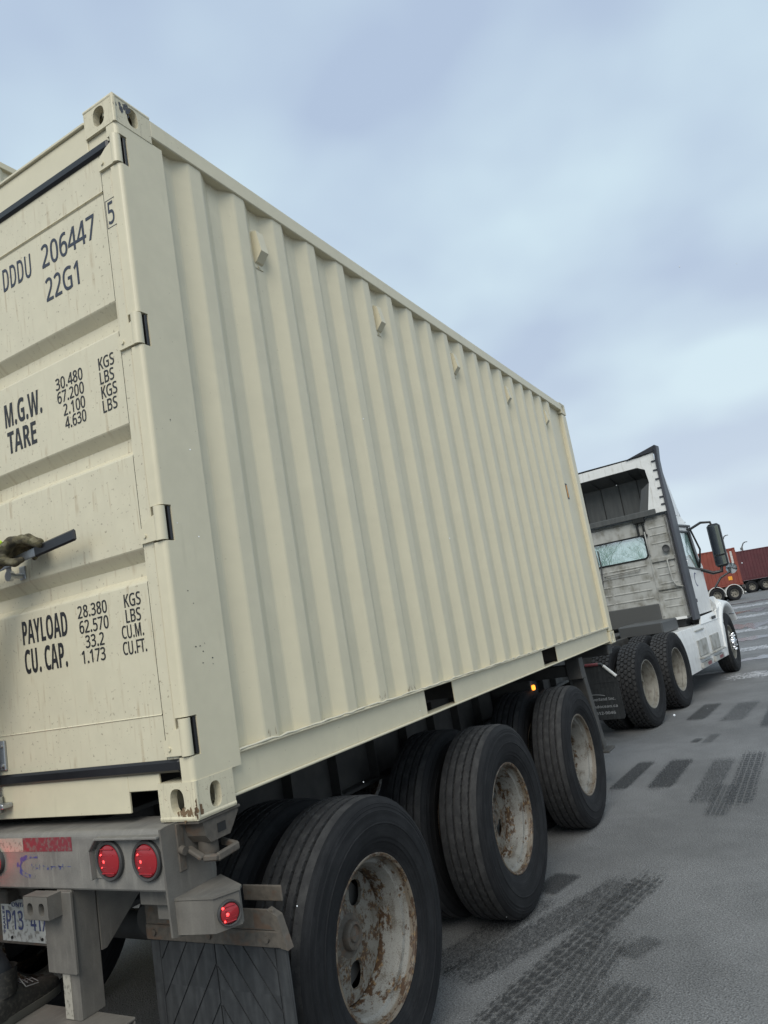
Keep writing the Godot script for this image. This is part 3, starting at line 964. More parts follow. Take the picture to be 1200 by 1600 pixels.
func near_container() -> Node3D:
	# door paint with the brown streaks, specks and scuffs the photograph shows, laid out over the leaf
	var W := 512
	var n1 := noise_bytes(61, 0.02, W, W, 4)
	var n2 := noise_bytes(62, 0.11, W, W, 4)
	var sf := FastNoiseLite.new()
	sf.seed = 63
	sf.frequency = 0.09
	var si := sf.get_seamless_image(W, 32)
	si.convert(Image.FORMAT_L8)
	si.resize(W, W, Image.INTERPOLATE_CUBIC)
	var st := si.get_data()
	var t := texture(W, W, func(i, _x, _y):
		var c := Color(0.61, 0.562, 0.42) * (0.93 + 0.09 * n1[i] / 255.0)
		var k := sst(0.55, 0.9, st[i] / 255.0) * sst(0.25, 0.8, n1[i] / 255.0)
		c = c.lerp(Color(0.34, 0.25, 0.145), k * 0.55)
		if n2[i] > 212:
			c = c.lerp(Color(0.13, 0.09, 0.055), 0.55)
		return c)
	M.door = tex_mat(t, 0.42, 1.15)
	var root := container("cream steel shipping container on the trailer, black DDDU 206447 lettering on its door", "", Vector3(0, H, 0), 0.0, M.cream, M.cream_worn, true)
	# ragged weld bead along the bottom of the visible side sheet
	var s := start()
	var pts := []
	var rr := []
	rng.seed = 4
	var z := -0.23
	while z > -5.9:
		pts.append(Vector3(-0.006 + rng.randf_range(-0.002, 0.002), 0.168 + rng.randf_range(-0.003, 0.003), z))
		rr.append(rng.randf_range(0.0025, 0.0055))
		z -= 0.045
	tube(s, pts, rr, 6)
	part("weld_bead", s, M.bead, root)
	# black and orange caution label in the last corrugation
	s = start()
	bx(s, Vector3(-0.0075, 1.480, -5.462), Vector3(-0.006, 1.640, -5.400), 0.0)
	var lb := part("caution_label", s, M.ink, root)
	s = start()
	bx(s, Vector3(-0.0062, 1.497, -5.446), Vector3(-0.0052, 1.623, -5.416), 0.0)
	part("label_print", s, M.orange_label, lb)
	# dirty soot marks on the upper casting and small dark scuffs on the post
	s = start()
	rng.seed = 12
	for e in [[0.70, -0.06, 2], [0.52, -0.10, 5], [1.34, -0.05, 2], [0.47, -0.13, 4]]:
		for k in e[2]:
			var y: float = e[0] + rng.randf_range(-0.025, 0.025)
			var zz: float = e[1] + rng.randf_range(-0.05, 0.03)
			var a := rng.randf() * TAU
			var dd := Vector3(0, sin(a) * 0.3, cos(a)) * rng.randf_range(0.002, 0.008)
			poly(s, [Vector3(-0.0012, y, zz) - dd, Vector3(-0.0012, y + rng.randf_range(0.001, 0.004), zz), Vector3(-0.0012, y, zz) + dd, Vector3(-0.0012, y - rng.randf_range(0.001, 0.003), zz)], Vector3.RIGHT)
	part("scuff_mark", s, M.ink, root).set_meta("kind", "stuff")
	s = start()
	for e in [[-1.50, 6], [-1.24, 4], [-1.56, 3], [-2.62, 4], [-3.45, 3], [-0.42, 3]]:
		for k in e[1]:
			var zz: float = e[0] + rng.randf_range(-0.03, 0.03)
			var yy := rng.randf_range(0.172, 0.19)
			var hh := rng.randf_range(0.008, 0.035)
			poly(s, [Vector3(-0.0074, yy, zz - 0.0015), Vector3(-0.0074, yy + hh, zz + rng.randf_range(-0.006, 0.006)), Vector3(-0.0074, yy, zz + rng.randf_range(0.001, 0.005))], Vector3.RIGHT)
	part("rub_mark", s, mat(Color(0.26, 0.20, 0.12), 0.7), root).set_meta("kind", "stuff")
	# soot smear on the upper casting, rust run on the lower one: ragged patches of thin matter
	for e in [[Vector3(0.0006, 2.548, -0.045), 0.050, 0.030, mat(Color(0.055, 0.06, 0.075), 0.7), 26, Vector3.RIGHT], [Vector3(0.0006, 0.035, -0.012), 0.022, 0.030, mat(Color(0.14, 0.085, 0.045), 0.8), 22, Vector3.RIGHT], [Vector3(-0.045, 0.022, 0.0006), 0.05, 0.018, mat(Color(0.17, 0.11, 0.06), 0.8), 24, Vector3(0, 0, 1)]]:
		s = start()
		for k in e[4]:
			var n: Vector3 = e[5]
			var f := facing(e[0] + n * 0.00002 * k, n)
			var c2 := Vector2(clampf(rng.randfn(0.0, 0.45), -1, 1) * e[1], clampf(rng.randfn(0.0, 0.5), -1, 1) * e[2])
			var rr2 := rng.randf_range(0.0015, 0.008)
			var ring := []
			for q in 7:
				var a := TAU * q / 7.0
				var rq := rr2 * rng.randf_range(0.5, 1.2)
				ring.append(f * Vector3(c2.x + cos(a) * rq, c2.y + sin(a) * rq * 1.6, 0))
			poly(s, ring, n)
		part("stain", s, e[3], root).set_meta("kind", "stuff")
	return root

func stack_containers() -> void:
	var names := ["bottom of the cream container stack left of the trailer", "middle of the cream container stack left of the trailer", "top of the cream container stack, its roof edge over the door header"]
	for k in 3:
		container(names[k], "cream containers stacked left of the trailer", Vector3(-5.07, 2.591 * k + 0.002 * k + 0.002, 0.4), 0.0, M.cream, M.cream_worn, false)

# ------------------------------------------------------------------ wheels
# built round the local x axis, the outside of the wheel towards +x; the rim flange lies in the plane x = 0
var wheel_meshes := {}

func wheel_mesh(kind: String) -> Dictionary:
	if wheel_meshes.has(kind):
		return wheel_meshes[kind]
	var out := {}
	var R := 0.52
	var mid := -0.105
	var s := start()
	# two sidewalls with moulded rings
	for e in [1.0, -1.0]:
		var pr := [Vector2(0.098, 0.284), Vector2(0.106, 0.300), Vector2(0.112, 0.318), Vector2(0.1155, 0.322), Vector2(0.117, 0.330), Vector2(0.1225, 0.340), Vector2(0.1245, 0.3405), Vector2(0.1255, 0.345), Vector2(0.1285, 0.356), Vector2(0.1300, 0.3565), Vector2(0.1310, 0.361), Vector2(0.1345, 0.380), Vector2(0.1385, 0.405), Vector2(0.1405, 0.407), Vector2(0.1405, 0.411), Vector2(0.1385, 0.413), Vector2(0.1375, 0.430), Vector2(0.134, 0.455), Vector2(0.1345, 0.458), Vector2(0.1325, 0.461), Vector2(0.1305, 0.470), Vector2(0.1315, 0.472), Vector2(0.1300, 0.476), Vector2(0.1275, 0.484), Vector2(0.1282, 0.486), Vector2(0.124, 0.492), Vector2(0.1165, 0.506), Vector2(0.108, 0.514)]
		var p2 := []
		for p in pr:
			p2.append(Vector2(mid + e * p.x, p.y))
		if e > 0:
			p2.reverse()
		lathe(s, p2, 72, 0.0, TAU, 2.0)
	out.side = made(s)
	s = start()
	var tr := [Vector2(0.108, 0.514)]
	if kind == "rib":
		for g in [0.068, 0.024, -0.024, -0.068]:
			tr.append_array([Vector2(g + 0.0082, 0.520), Vector2(g + 0.0055, 0.503), Vector2(g - 0.0055, 0.503), Vector2(g - 0.0082, 0.520)])
		tr.append(Vector2(-0.108, 0.514))
		var p3 := []
		for p in tr:
			p3.append(Vector2(mid + p.x, p.y))
		lathe(s, p3, 96)
		# fine notches along the rib edges: short blocks set into the groove walls
		for g in [0.068, 0.024, -0.024, -0.068]:
			for k in 84:
				var keep := T
				T = keep * Transform3D(Basis(Vector3.RIGHT, TAU * (k + (0.5 if g > 0.0 else 0.0)) / 84.0), Vector3.ZERO)
				bx(s, Vector3(mid + g - 0.0084, 0.504, -0.0045), Vector3(mid + g - 0.0045, 0.5195, 0.0045), 0.0)
				T = keep
	else:
		var p3 := []
		for p in [Vector2(0.112, 0.506), Vector2(0.10, 0.5), Vector2(-0.10, 0.5), Vector2(-0.112, 0.506)]:
			p3.append(Vector2(mid + p.x, p.y))
		lathe(s, p3, 72)
		for row in 5:
			var cx := mid + (row - 2) * 0.046
			var wdt := 0.0185 if row != 0 and row != 4 else 0.021
			for k in 46:
				var keep := T
				T = keep * Transform3D(Basis(Vector3.RIGHT, TAU * (k + (0.5 if row % 2 == 0 else 0.0)) / 46.0), Vector3.ZERO)
				# rounded lug: eight-sided block
				var pg := PackedVector2Array()
				for q in 8:
					var a := TAU * (q + 0.5) / 8.0
					pg.append(Vector2(cx + cos(a) * wdt * 1.06, sin(a) * 0.031))
				var drop := 0.006 if row == 0 or row == 4 else 0.0
				extrude(s, pg, 0.498, 0.520 - drop, Transform3D(Basis(Vector3.RIGHT, Vector3(0, 0, -1), Vector3.UP), Vector3.ZERO))
				T = keep
	out.tread = made(s)
	# barrel
	s = start()
	lathe(s, [Vector2(-0.012, 0.300), Vector2(0.0, 0.302), Vector2(0.004, 0.296), Vector2(0.000, 0.287), Vector2(-0.008, 0.2845), Vector2(-0.044, 0.278), Vector2(-0.049, 0.264), Vector2(-0.075, 0.257), Vector2(-0.125, 0.251), Vector2(-0.150, 0.246), Vector2(-0.20, 0.262), Vector2(-0.21, 0.30)], 64, 0.0, TAU, 2.0)
	out.rim = made(s)
	# disc of five or four sectors with hand holes
	s = start()
	var holes := [70.0, -70.0, 150.0, -150.0] if kind != "drum" else []
	for k in 4:
		var a0: float = [110.0, -110.0, 180.0, -110.0][k]
		var lim: Array = [[25.0, 110.0], [-110.0, -25.0], [110.0, 180.0], [-180.0, -110.0]][k]
		var outer := PackedVector2Array()
		for q in 9:
			var a := deg_to_rad(lerpf(lim[0], lim[1], q / 8.0))
			outer.append(Vector2(cos(a), sin(a)) * 0.242)
		for q in 9:
			var a := deg_to_rad(lerpf(lim[1], lim[0], q / 8.0))
			outer.append(Vector2(cos(a), sin(a)) * 0.105)
		var hc := Vector2.from_angle(deg_to_rad((lim[0] + lim[1]) * 0.5)) * 0.158
		holed(s, outer, oval(hc.x, hc.y, 0.046, 0.049, 18), 0.014, Transform3D(Basis(Vector3(0, 0, -1), Vector3.UP, Vector3.RIGHT), Vector3(-0.150, 0, 0)))
	var solid := PackedVector2Array()
	for q in 9:
		var a := deg_to_rad(lerpf(-25.0, 25.0, q / 8.0))
		solid.append(Vector2(cos(a), sin(a)) * 0.242)
	for q in 9:
		var a := deg_to_rad(lerpf(25.0, -25.0, q / 8.0))
		solid.append(Vector2(cos(a), sin(a)) * 0.105)
	extrude(s, solid, -0.004, 0.0, Transform3D(Basis(Vector3(0, 0, -1), Vector3.UP, Vector3.RIGHT), Vector3(-0.150, 0, 0)))
	lathe(s, [Vector2(-0.150, 0.108), Vector2(-0.146, 0.095), Vector2(-0.140, 0.080)], 40)
	out.disc = made(s)
	s = start()
	lathe(s, [Vector2(-0.140, 0.080), Vector2(-0.138, 0.056), Vector2(-0.120, 0.054), Vector2(-0.114, 0.050), Vector2(-0.112, 0.040), Vector2(-0.120, 0.037), Vector2(-0.120, 0.026), Vector2(-0.112, 0.022), Vector2(-0.110, 0.001)], 32)
	out.hub = made(s)
	s = start()
	for k in 10:
		var a := TAU * k / 10.0
		var keep := T
		T = keep * Transform3D(Basis(), Vector3(0, cos(a) * 0.143 * 0 + cos(a) * 0.128, sin(a) * 0.128))
		tube(s, [Vector3(-0.15, 0, 0), Vector3(-0.118, 0, 0)], 0.014, 6)
		T = keep
	out.nuts = made(s)
	s = start()
	lathe(s, [Vector2(-0.19, 0.205), Vector2(-0.32, 0.205)], 32)
	lathe(s, [Vector2(-0.19, 0.205), Vector2(-0.195, 0.01)], 32)
	out.drum = made(s)
	wheel_meshes[kind] = out
	return out

func wheel(parent: Node, at: Vector3, side: float, kind: String, rim_m: Material, disc_m: Material, spin := 0.0, outer := true) -> MeshInstance3D:
	# side +1: outside towards +x of the parent
	var w := wheel_mesh(kind)
	var b := Basis() if side > 0 else Basis(Vector3.UP, PI)
	b = b * Basis(Vector3.RIGHT, spin)
	var t := put("wheel", w.side, M.rubber, parent, Transform3D(b, at))
	put("tread", w.tread, M.tread, t)
	put("rim", w.rim, rim_m, t)
	if outer:
		put("disc", w.disc, disc_m, t)
		put("hub", w.hub, M.chassis_rust if rim_m != M.rim_clean else disc_m, t)
		put("brake_drum", w.drum, M.frame, t)
	return t

# ------------------------------------------------------------------ trailer
func lamp(parent: Node, at: Vector3, n: Vector3, r: float, lit: bool, called := "tail_lamp") -> void:
	var keep := T
	var x := Basis(n, n.cross(Vector3(0, 1, 0.001)).normalized().cross(n).normalized(), n.cross(Vector3(0, 1, 0.001)).normalized())
	T = keep * Transform3D(x, at)
	var s := start()
	lathe(s, [Vector2(-0.004, r * 1.22), Vector2(0.010, r * 1.22), Vector2(0.014, r * 1.15), Vector2(0.012, r * 1.02), Vector2(0.004, r)], 36)
	var g := part(called, s, M.grommet, parent)
	s = start()
	lathe(s, [Vector2(0.004, r), Vector2(0.011, r * 0.93), Vector2(0.016, r * 0.6), Vector2(0.018, 0.0005)], 36)
	# moulded facets of the lens
	for k in 5:
		tube(s, [Vector3(0.014, -r * 0.72 + k * r * 0.36, -r * 0.55), Vector3(0.0155, -r * 0.72 + k * r * 0.36, r * 0.55)], 0.0025, 5)
	part("lens", s, M.lens_lit if lit else M.lens, g)
	if lit:
		s = start()
		for e in [[0.0, 0.0, 0.007], [0.02, 0.012, 0.004], [-0.018, 0.01, 0.003]]:
			T = keep * Transform3D(x, at + x * Vector3(0.0165, e[0], e[1] + r * 0.3))
			lathe(s, [Vector2(-0.003, e[2]), Vector2(0.0, e[2] * 0.8), Vector2(0.002, e[2] * 0.4), Vector2(0.0025, 0.0002)], 10)
		part("light_diode", s, M.led, g)
		var l := OmniLight3D.new()
		l.name = "lamp_glow"
		l.light_color = Color(1, 0.12, 0.1)
		l.light_energy = 0.006
		l.light_size = r
		l.shadow_enabled = true
		l.omni_range = 4.0
		l.omni_attenuation = 2.0
		l.position = at + n * 0.03
		g.add_child(l)
	T = keep

func trailer() -> void:
	var root := thing("trailer_chassis", "dusty grey three-axle container chassis with dual wheels under the cream container", "trailer", Vector3(0, 0, 0))
	var cx := -CW * 0.5
	var f: Material = M.frame
	# main beams: I section
	for e in [-0.47, 0.47]:
		var s := start()
		bx(s, Vector3(cx + e - 0.008, H - 0.36, -6.4), Vector3(cx + e + 0.008, H - 0.05, -0.10), 0.002)
		bx(s, Vector3(cx + e - 0.075, H - 0.05, -6.4), Vector3(cx + e + 0.075, H - 0.03, -0.10), 0.003)
		bx(s, Vector3(cx + e - 0.075, H - 0.38, -6.4), Vector3(cx + e + 0.075, H - 0.36, -0.10), 0.003)
		for k in 14:
			bx(s, Vector3(cx + e - 0.07, H - 0.36, -0.5 - k * 0.42), Vector3(cx + e + 0.07, H - 0.05, -0.488 - k * 0.42), 0.001)
		part("main_beam", s, f, root)
	var s := start()
	for k in 9:
		bx(s, Vector3(cx - 0.46, H - 0.30, -0.7 - k * 0.68), Vector3(cx + 0.46, H - 0.12, -0.62 - k * 0.68), 0.003)
	part("cross_member", s, f, root)
	# bolsters under the castings
	for z in [-6.05]:
		s = start()
		bx(s, Vector3(-CW + 0.06, H - 0.11, z - 0.02), Vector3(-0.06, H - 0.004, z + 0.14), 0.01)
		part("bolster", s, f, root)
	# gooseneck and coupling plate
	s = start()
	for e in [-0.4, 0.4]:
		bx(s, Vector3(cx + e - 0.06, 1.16, -9.1), Vector3(cx + e + 0.06, 1.34 - 0.18, -6.3), 0.01)
		beam(s, Vector3(cx + e, H - 0.22, -6.2), Vector3(cx + e, 1.24, -6.9), 0.12, 0.3, 0.01)
		bx(s, Vector3(cx + e - 0.06, 1.161, -9.1), Vector3(cx + e + 0.06, 1.32, -6.8), 0.01)
	bx(s, Vector3(cx - 0.5, 1.14, -9.2), Vector3(cx + 0.5, 1.159, -7.9), 0.004)
	part("gooseneck", s, f, root)
	# axles, hangers, springs, brake chambers
	var az := [-0.82, -2.37, -3.97]
	for i in 3:
		var z: float = az[i]
		s = start()
		tube(s, [Vector3(cx - 1.1, 0.513, z), Vector3(cx + 1.1, 0.513, z)], 0.065, 16)
		part("axle", s, f, root)
		for e in [-1.0, 1.0]:
			s = start()
			for k in 4:
				beam(s, Vector3(cx + e * 0.52, 0.60 + k * 0.016, z - 0.42 + k * 0.05), Vector3(cx + e * 0.52, 0.60 + k * 0.016, z + 0.42 - k * 0.05), 0.076, 0.014, 0.002)
			part("leaf_spring", s, f, root)
			s = start()
			extrude(s, PackedVector2Array([Vector2(z - 0.92, H - 0.37), Vector2(z - 0.62, H - 0.37), Vector2(z - 0.70, 0.6), Vector2(z - 0.84, 0.6)]), cx + e * 0.52 - 0.05, cx + e * 0.52 + 0.05, Transform3D(Basis(Vector3(0, 0, 1), Vector3.UP, Vector3(-1, 0, 0)), Vector3(2 * cx, 0, 0)))
			part("spring_hanger", s, f, root)
			s = start()
			var keep := T
			T = Transform3D(Basis(Vector3.UP, PI / 2) , Vector3(cx + e * 0.33, 0.66, z + 0.2))
			lathe(s, [Vector2(-0.10, 0.001), Vector2(-0.10, 0.06), Vector2(-0.07, 0.085), Vector2(-0.01, 0.09), Vector2(0.0, 0.1), Vector2(0.012, 0.09), Vector2(0.08, 0.085), Vector2(0.1, 0.06), Vector2(0.1, 0.001)], 24)
			T = keep
			part("brake_chamber", s, f, root)
			var ox: float = 0.05 if e > 0 else -CW - 0.05
			var rm: Material = [M.rim_rusty, M.rim_rusty, M.rim_worn][i]
			wheel(root, Vector3(ox, 0.513, z), e, "rib", rm, M.disc_rusty, [-0.24, 1.9, 0.8][i], true)
			wheel(root, Vector3(ox - e * 0.335, 0.513, z), e, "rib", M.rim_worn, M.disc_rusty, 0.3, false)
	# rear bumper: beam with rounded upper rear edge
	s = start()
	var sec := PackedVector2Array([Vector2(-0.10, -0.19), Vector2(0.056, -0.19), Vector2(0.060, -0.184), Vector2(0.060, -0.028)])
	for k in 5:
		var a := PI / 2 * (k + 1) / 5.0
		sec.append(Vector2(0.060 - 0.022 * (1 - cos(a)), -0.028 + 0.022 * sin(a)))
	sec.append(Vector2(-0.10, -0.006))
	extrude(s, sec, -CW + 0.100, -0.100, Transform3D(Basis(Vector3(0, 0, 1), Vector3.UP, Vector3(-1, 0, 0)), Vector3(-CW, H, 0)))
	var bumper := part("rear_bumper", s, M.chassis, root)
	for side in [1.0, -1.0]:
		var keep := T
		T = Transform3D(Basis.from_scale(Vector3(side, 1, 1)), Vector3(0.0 if side > 0 else -CW, H, 0))
		# lamp guard: folded strip round the two lamps
		s = start()
		beam(s, Vector3(-0.385, -0.024, 0.072), Vector3(-0.098, -0.024, 0.072), 0.030, 0.008, 0.002)
		beam(s, Vector3(-0.418, -0.060, 0.072), Vector3(-0.384, -0.0235, 0.072), 0.030, 0.008, 0.002, Vector3(0, 0, 1).cross(Vector3(0.034, 0.0365, 0)))
		beam(s, Vector3(-0.414, -0.150, 0.072), Vector3(-0.418, -0.059, 0.072), 0.008, 0.030, 0.002, Vector3(0, 0, 1))
		bx(s, Vector3(-0.418, -0.15, 0.0605), Vector3(-0.385, -0.06, 0.064), 0.001)
		part("lamp_guard", s, M.chassis, bumper)
		for x in [-0.341, -0.170]:
			lamp(bumper, Vector3(x, -0.095, 0.061), Vector3(0, 0, 1), 0.051, true)
		# end plate with its lower corner, gusset
		s = start()
		extrude(s, PackedVector2Array([Vector2(-0.072, -0.004), Vector2(-0.050, 0.0), Vector2(0.15, 0.0), Vector2(0.145, -0.19), Vector2(0.14, -0.22), Vector2(0.0, -0.335), Vector2(-0.066, -0.318)]), -0.100, -0.092, Transform3D(Basis(Vector3(0, 0, -1), Vector3.UP, Vector3(1, 0, 0)), Vector3.ZERO))
		part("end_plate", s, M.chassis_shaded, bumper)
		s = start()
		extrude(s, PackedVector2Array([Vector2(-0.10, -0.191), Vector2(-0.165, -0.191), Vector2(-0.10, -0.285)]), 0.02, 0.028)
		tube(s, [Vector3(-0.122, -0.206, 0.026), Vector3(-0.122, -0.206, 0.036)], 0.006, 8)
		part("gusset", s, M.chassis_shaded, bumper)
		s = start()
		bx(s, Vector3(-0.30, -0.255, -0.06), Vector3(-0.1, -0.19, 0.0), 0.004)
		bx(s, Vector3(-0.26, -0.31, -0.08), Vector3(-0.16, -0.255, -0.03), 0.004)
		part("bumper_bracket", s, M.chassis_shaded, bumper)
		# twist lock: housing, shaft, handle loop
		s = start()
		extrude(s, PackedVector2Array([Vector2(0.028, -0.012), Vector2(0.19, -0.012), Vector2(0.195, -0.02), Vector2(0.145, -0.080), Vector2(0.055, -0.080), Vector2(0.035, -0.055)]), -0.092, -0.012, Transform3D(Basis(Vector3(0, 0, -1), Vector3.UP, Vector3(1, 0, 0)), Vector3.ZERO))
		bx(s, Vector3(-0.150, -0.012, -0.20), Vector3(-0.004, -0.002, -0.004), 0.003)
		bx(s, Vector3(-0.098, -0.150, -0.02), Vector3(-0.088, -0.005, 0.012), 0.003)
		part("twist_lock", s, M.chassis_rust, bumper)
		s = start()
		bx(s, Vector3(-0.0125, -0.062, -0.128), Vector3(-0.0105, -0.034, -0.090), 0.0)
		part("twist_lock_slot", s, M.dark, bumper)
		s = start()
		tube(s, [Vector3(-0.055, -0.12, -0.085), Vector3(-0.055, -0.07, -0.085)], 0.032, 16)
		beam(s, Vector3(-0.085, -0.088, -0.026), Vector3(-0.020, -0.118, -0.022), 0.026, 0.014, 0.004)
		beam(s, Vector3(-0.022, -0.118, -0.024), Vector3(0.014, -0.124, -0.052), 0.022, 0.020, 0.005)
		beam(s, Vector3(0.012, -0.124, -0.048), Vector3(0.012, -0.118, -0.150), 0.016, 0.026, 0.005)
		beam(s, Vector3(0.012, -0.117, -0.146), Vector3(-0.060, -0.105, -0.150), 0.014, 0.022, 0.004)
		tube(s, [Vector3(-0.088, -0.085, 0.0), Vector3(-0.070, -0.088, 0.0)], 0.014, 10)
		part("twist_lock_handle", s, M.chassis_rust, bumper)
		# side lamp box
		s = start()
		var top := PackedVector2Array([Vector2(-0.092, 0.055), Vector2(0.030, 0.022), Vector2(0.062, -0.062), Vector2(-0.092, -0.145)])
		top = PackedVector2Array([Vector2(-0.092, -0.045), Vector2(0.040, -0.022), Vector2(0.080, 0.052), Vector2(0.066, 0.075), Vector2(-0.092, 0.16)])
		var up := Transform3D(Basis(Vector3.RIGHT, Vector3(0, 0, -1), Vector3.UP), Vector3.ZERO)
		extrude(s, top, -0.318, -0.222, up)
		var lid := PackedVector2Array()
		for p in top:
			lid.append(p + (p - Vector2(-0.092, 0.06)).normalized() * 0.006 * (0.0 if p.x < -0.09 else 1.0))
		extrude(s, lid, -0.220, -0.213, up)
		part("lamp_box", s, M.chassis_shaded, bumper)
		lamp(bumper, Vector3(0.063, -0.272, -0.017), Vector3(0.88, 0, 0.475), 0.030, true, "side_lamp")
		T = keep
	# three centre lamps
	for x in [-0.950, cx, -1.488]:
		lamp(bumper, Vector3(x, H - 0.098, 0.061), Vector3(0, 0, 1), 0.036, true, "centre_lamp")
	# reflective tape, worn blue emblem
	for e in [[-1.06, -0.794, M.tape_white], [-0.792, -0.530, M.tape_red], [-1.646, -1.380, M.tape_white], [-1.908, -1.648, M.tape_red]]:
		box_part("reflective_tape", Vector3(e[0], H - 0.066, 0.0603), Vector3(e[1], H - 0.020, 0.0612), e[2], bumper, 0.0)
	s = start()
	var sw := PackedVector2Array()
	for k in 17:
		var a := lerpf(0.35, 1.55, k / 16.0) * PI
		sw.append(Vector2(-0.755 + cos(a) * 0.085, -0.115 + sin(a) * 0.040))
	for k in 17:
		var a := lerpf(1.50, 0.42, k / 16.0) * PI
		sw.append(Vector2(-0.738 + cos(a) * 0.076, -0.116 + sin(a) * 0.028))
	extrude(s, sw, 0.0603, 0.0608, Transform3D(Basis(), Vector3(0, H, 0)))
	var em := part("emblem", s, M.logo_blue, bumper)
	s = start()
	rng.seed = 21
	for k in 9:
		var x := -0.755 + k * 0.021
		bx(s, Vector3(x, H - 0.126, 0.0604), Vector3(x + 0.003, H - 0.126 + rng.randf_range(0.006, 0.02), 0.0608), 0.0)
		bx(s, Vector3(x + 0.003, H - 0.126 + rng.randf_range(0.0, 0.012), 0.0604), Vector3(x + rng.randf_range(0.008, 0.014), H - 0.123 + rng.randf_range(0.0, 0.01), 0.0608), 0.0)
	bx(s, Vector3(-0.66, H - 0.1165, 0.0604), Vector3(-0.545, H - 0.1145, 0.0608), 0.0)
	part("emblem_print", s, M.logo_blue, em)
	# underride guard: posts, face plates, bar
	for side in [1.0, -1.0]:
		var keep := T
		T = Transform3D(Basis.from_scale(Vector3(side, 1, 1)), Vector3(0.0 if side > 0 else -CW, H, 0))
		s = start()
		bx(s, Vector3(-0.640, -0.600, -0.040), Vector3(-0.560, -0.191, 0.060), 0.006)
		extrude(s, PackedVector2Array([Vector2(0.04, -0.191), Vector2(0.36, -0.191), Vector2(0.06, -0.42), Vector2(0.04, -0.42)]), -0.565, -0.557, Transform3D(Basis(Vector3(0, 0, -1), Vector3.UP, Vector3(1, 0, 0)), Vector3.ZERO))
		var post := part("guard_post", s, M.chassis_shaded, root)
		s = start()
		bx(s, Vector3(-0.690, -0.450, 0.0605), Vector3(-0.546, -0.192, 0.074), 0.003)
		part("post_plate", s, M.chassis_shaded, post)
		s = start()
		bx(s, Vector3(-0.634, -0.592, 0.0605), Vector3(-0.596, -0.452, 0.0620), 0.0)
		part("reflective_tape", s, M.tape_white, post)
		# stop block with two holes
		s = start()
		var bb := Vector3(-0.655, -0.226, 0.125)
		for e in [-1.0, 1.0]:
			holed(s, rect(-0.065 if e < 0 else 0.0, -0.037, 0.0 if e < 0 else 0.065, 0.037), oval(e * 0.030, -0.004, 0.015, 0.020, 16), 0.05, Transform3D(Basis(), bb))
		bx(s, Vector3(bb.x - 0.065, bb.y - 0.037, 0.074), Vector3(bb.x + 0.065, bb.y - 0.036, bb.z), 0.0)
		bx(s, Vector3(bb.x + 0.064, bb.y - 0.036, 0.074), Vector3(bb.x + 0.065, bb.y + 0.036, bb.z), 0.0)
		bx(s, Vector3(bb.x - 0.065, bb.y - 0.036, 0.074), Vector3(bb.x - 0.064, bb.y + 0.036, bb.z), 0.0)
		extrude(s, PackedVector2Array([Vector2(-0.074, 0.037), Vector2(-bb.z, 0.037), Vector2(-bb.z, 0.036), Vector2(-0.074, 0.036)]), bb.x - 0.065, bb.x + 0.065, Transform3D(Basis(Vector3(0, 0, -1), Vector3.UP, Vector3(1, 0, 0)), Vector3(0, bb.y, 0)))
		part("stop_block", s, M.chassis_shaded, post)
		T = keep
	s = start()
	bx(s, Vector3(-CW + 0.38, H - 0.606, -0.005), Vector3(-0.38, H - 0.596, 0.130), 0.003)
	bx(s, Vector3(-CW + 0.38, H - 0.70, 0.120), Vector3(-0.38, H - 0.6065, 0.1295), 0.003)
	bx(s, Vector3(-CW + 0.38, H - 0.70, -0.0045), Vector3(-0.38, H - 0.6065, 0.004), 0.003)
	part("guard_bar", s, M.chassis_shaded, root)
	# number plate, its lamp and holder
	s = start()
	bx(s, Vector3(-1.222, H - 0.448, -0.108), Vector3(-0.914, H - 0.294, -0.106), 0.0005)
	var np := part("number_plate", s, M.plate, root)
	letters("P13", Rect2(-1.190, H - 0.405, 0.105, 0.070), -0.1057, M.plate_ink, np, false)
	letters("41X", Rect2(-1.040, H - 0.405, 0.105, 0.070), -0.1057, M.plate_ink, np, false)
	letters("ONTARIO", Rect2(-1.15, H - 0.322, 0.14, 0.016), -0.1057, M.plate_ink, np, false)
	letters("TRAILER", Rect2(0, 0, 0.10, 0.012), 0.0, M.plate_ink, np, false, Transform3D(Basis(Vector3(0, 0, 1), PI / 2), Vector3(-1.199, H - 0.420, -0.1057)))
	s = start()
	for e in [-1.16, -0.975]:
		for y in [-0.434, -0.308]:
			tube(s, [Vector3(e, H + y, -0.107), Vector3(e, H + y, -0.102)], 0.006, 8)
	part("plate_screw", s, M.dark, np)
	s = start()
	bx(s, Vector3(-1.25, H - 0.46, -0.122), Vector3(-0.88, H - 0.280, -0.1085), 0.003)
	bx(s, Vector3(-1.15, H - 0.292, -0.108), Vector3(-1.09, H - 0.24, -0.05), 0.006)
	bx(s, Vector3(-1.25, H - 0.28, -0.122), Vector3(-1.0, H - 0.19, -0.10), 0.003)
	part("plate_holder", s, M.chassis_rust, root)
	# mud flaps with hangers
	for side in [1.0, -1.0]:
		var keep := T
		T = Transform3D(Basis.from_scale(Vector3(side, 1, 1)), Vector3(0.0 if side > 0 else -CW, H, 0))
		s = start()
		bx(s, Vector3(-0.505, -0.395, -0.196), Vector3(0.085, -0.330, -0.188), 0.003)
		bx(s, Vector3(-0.505, -0.445, -0.194), Vector3(0.100, -0.395, -0.184), 0.003)
		extrude(s, PackedVector2Array([Vector2(0.060, -0.330), Vector2(0.100, -0.350), Vector2(0.128, -0.450), Vector2(0.100, -0.445), Vector2(0.080, -0.38)]), -0.215, -0.185)
		bx(s, Vector3(-0.09, -0.330, -0.260), Vector3(0.075, -0.280, -0.250), 0.003)
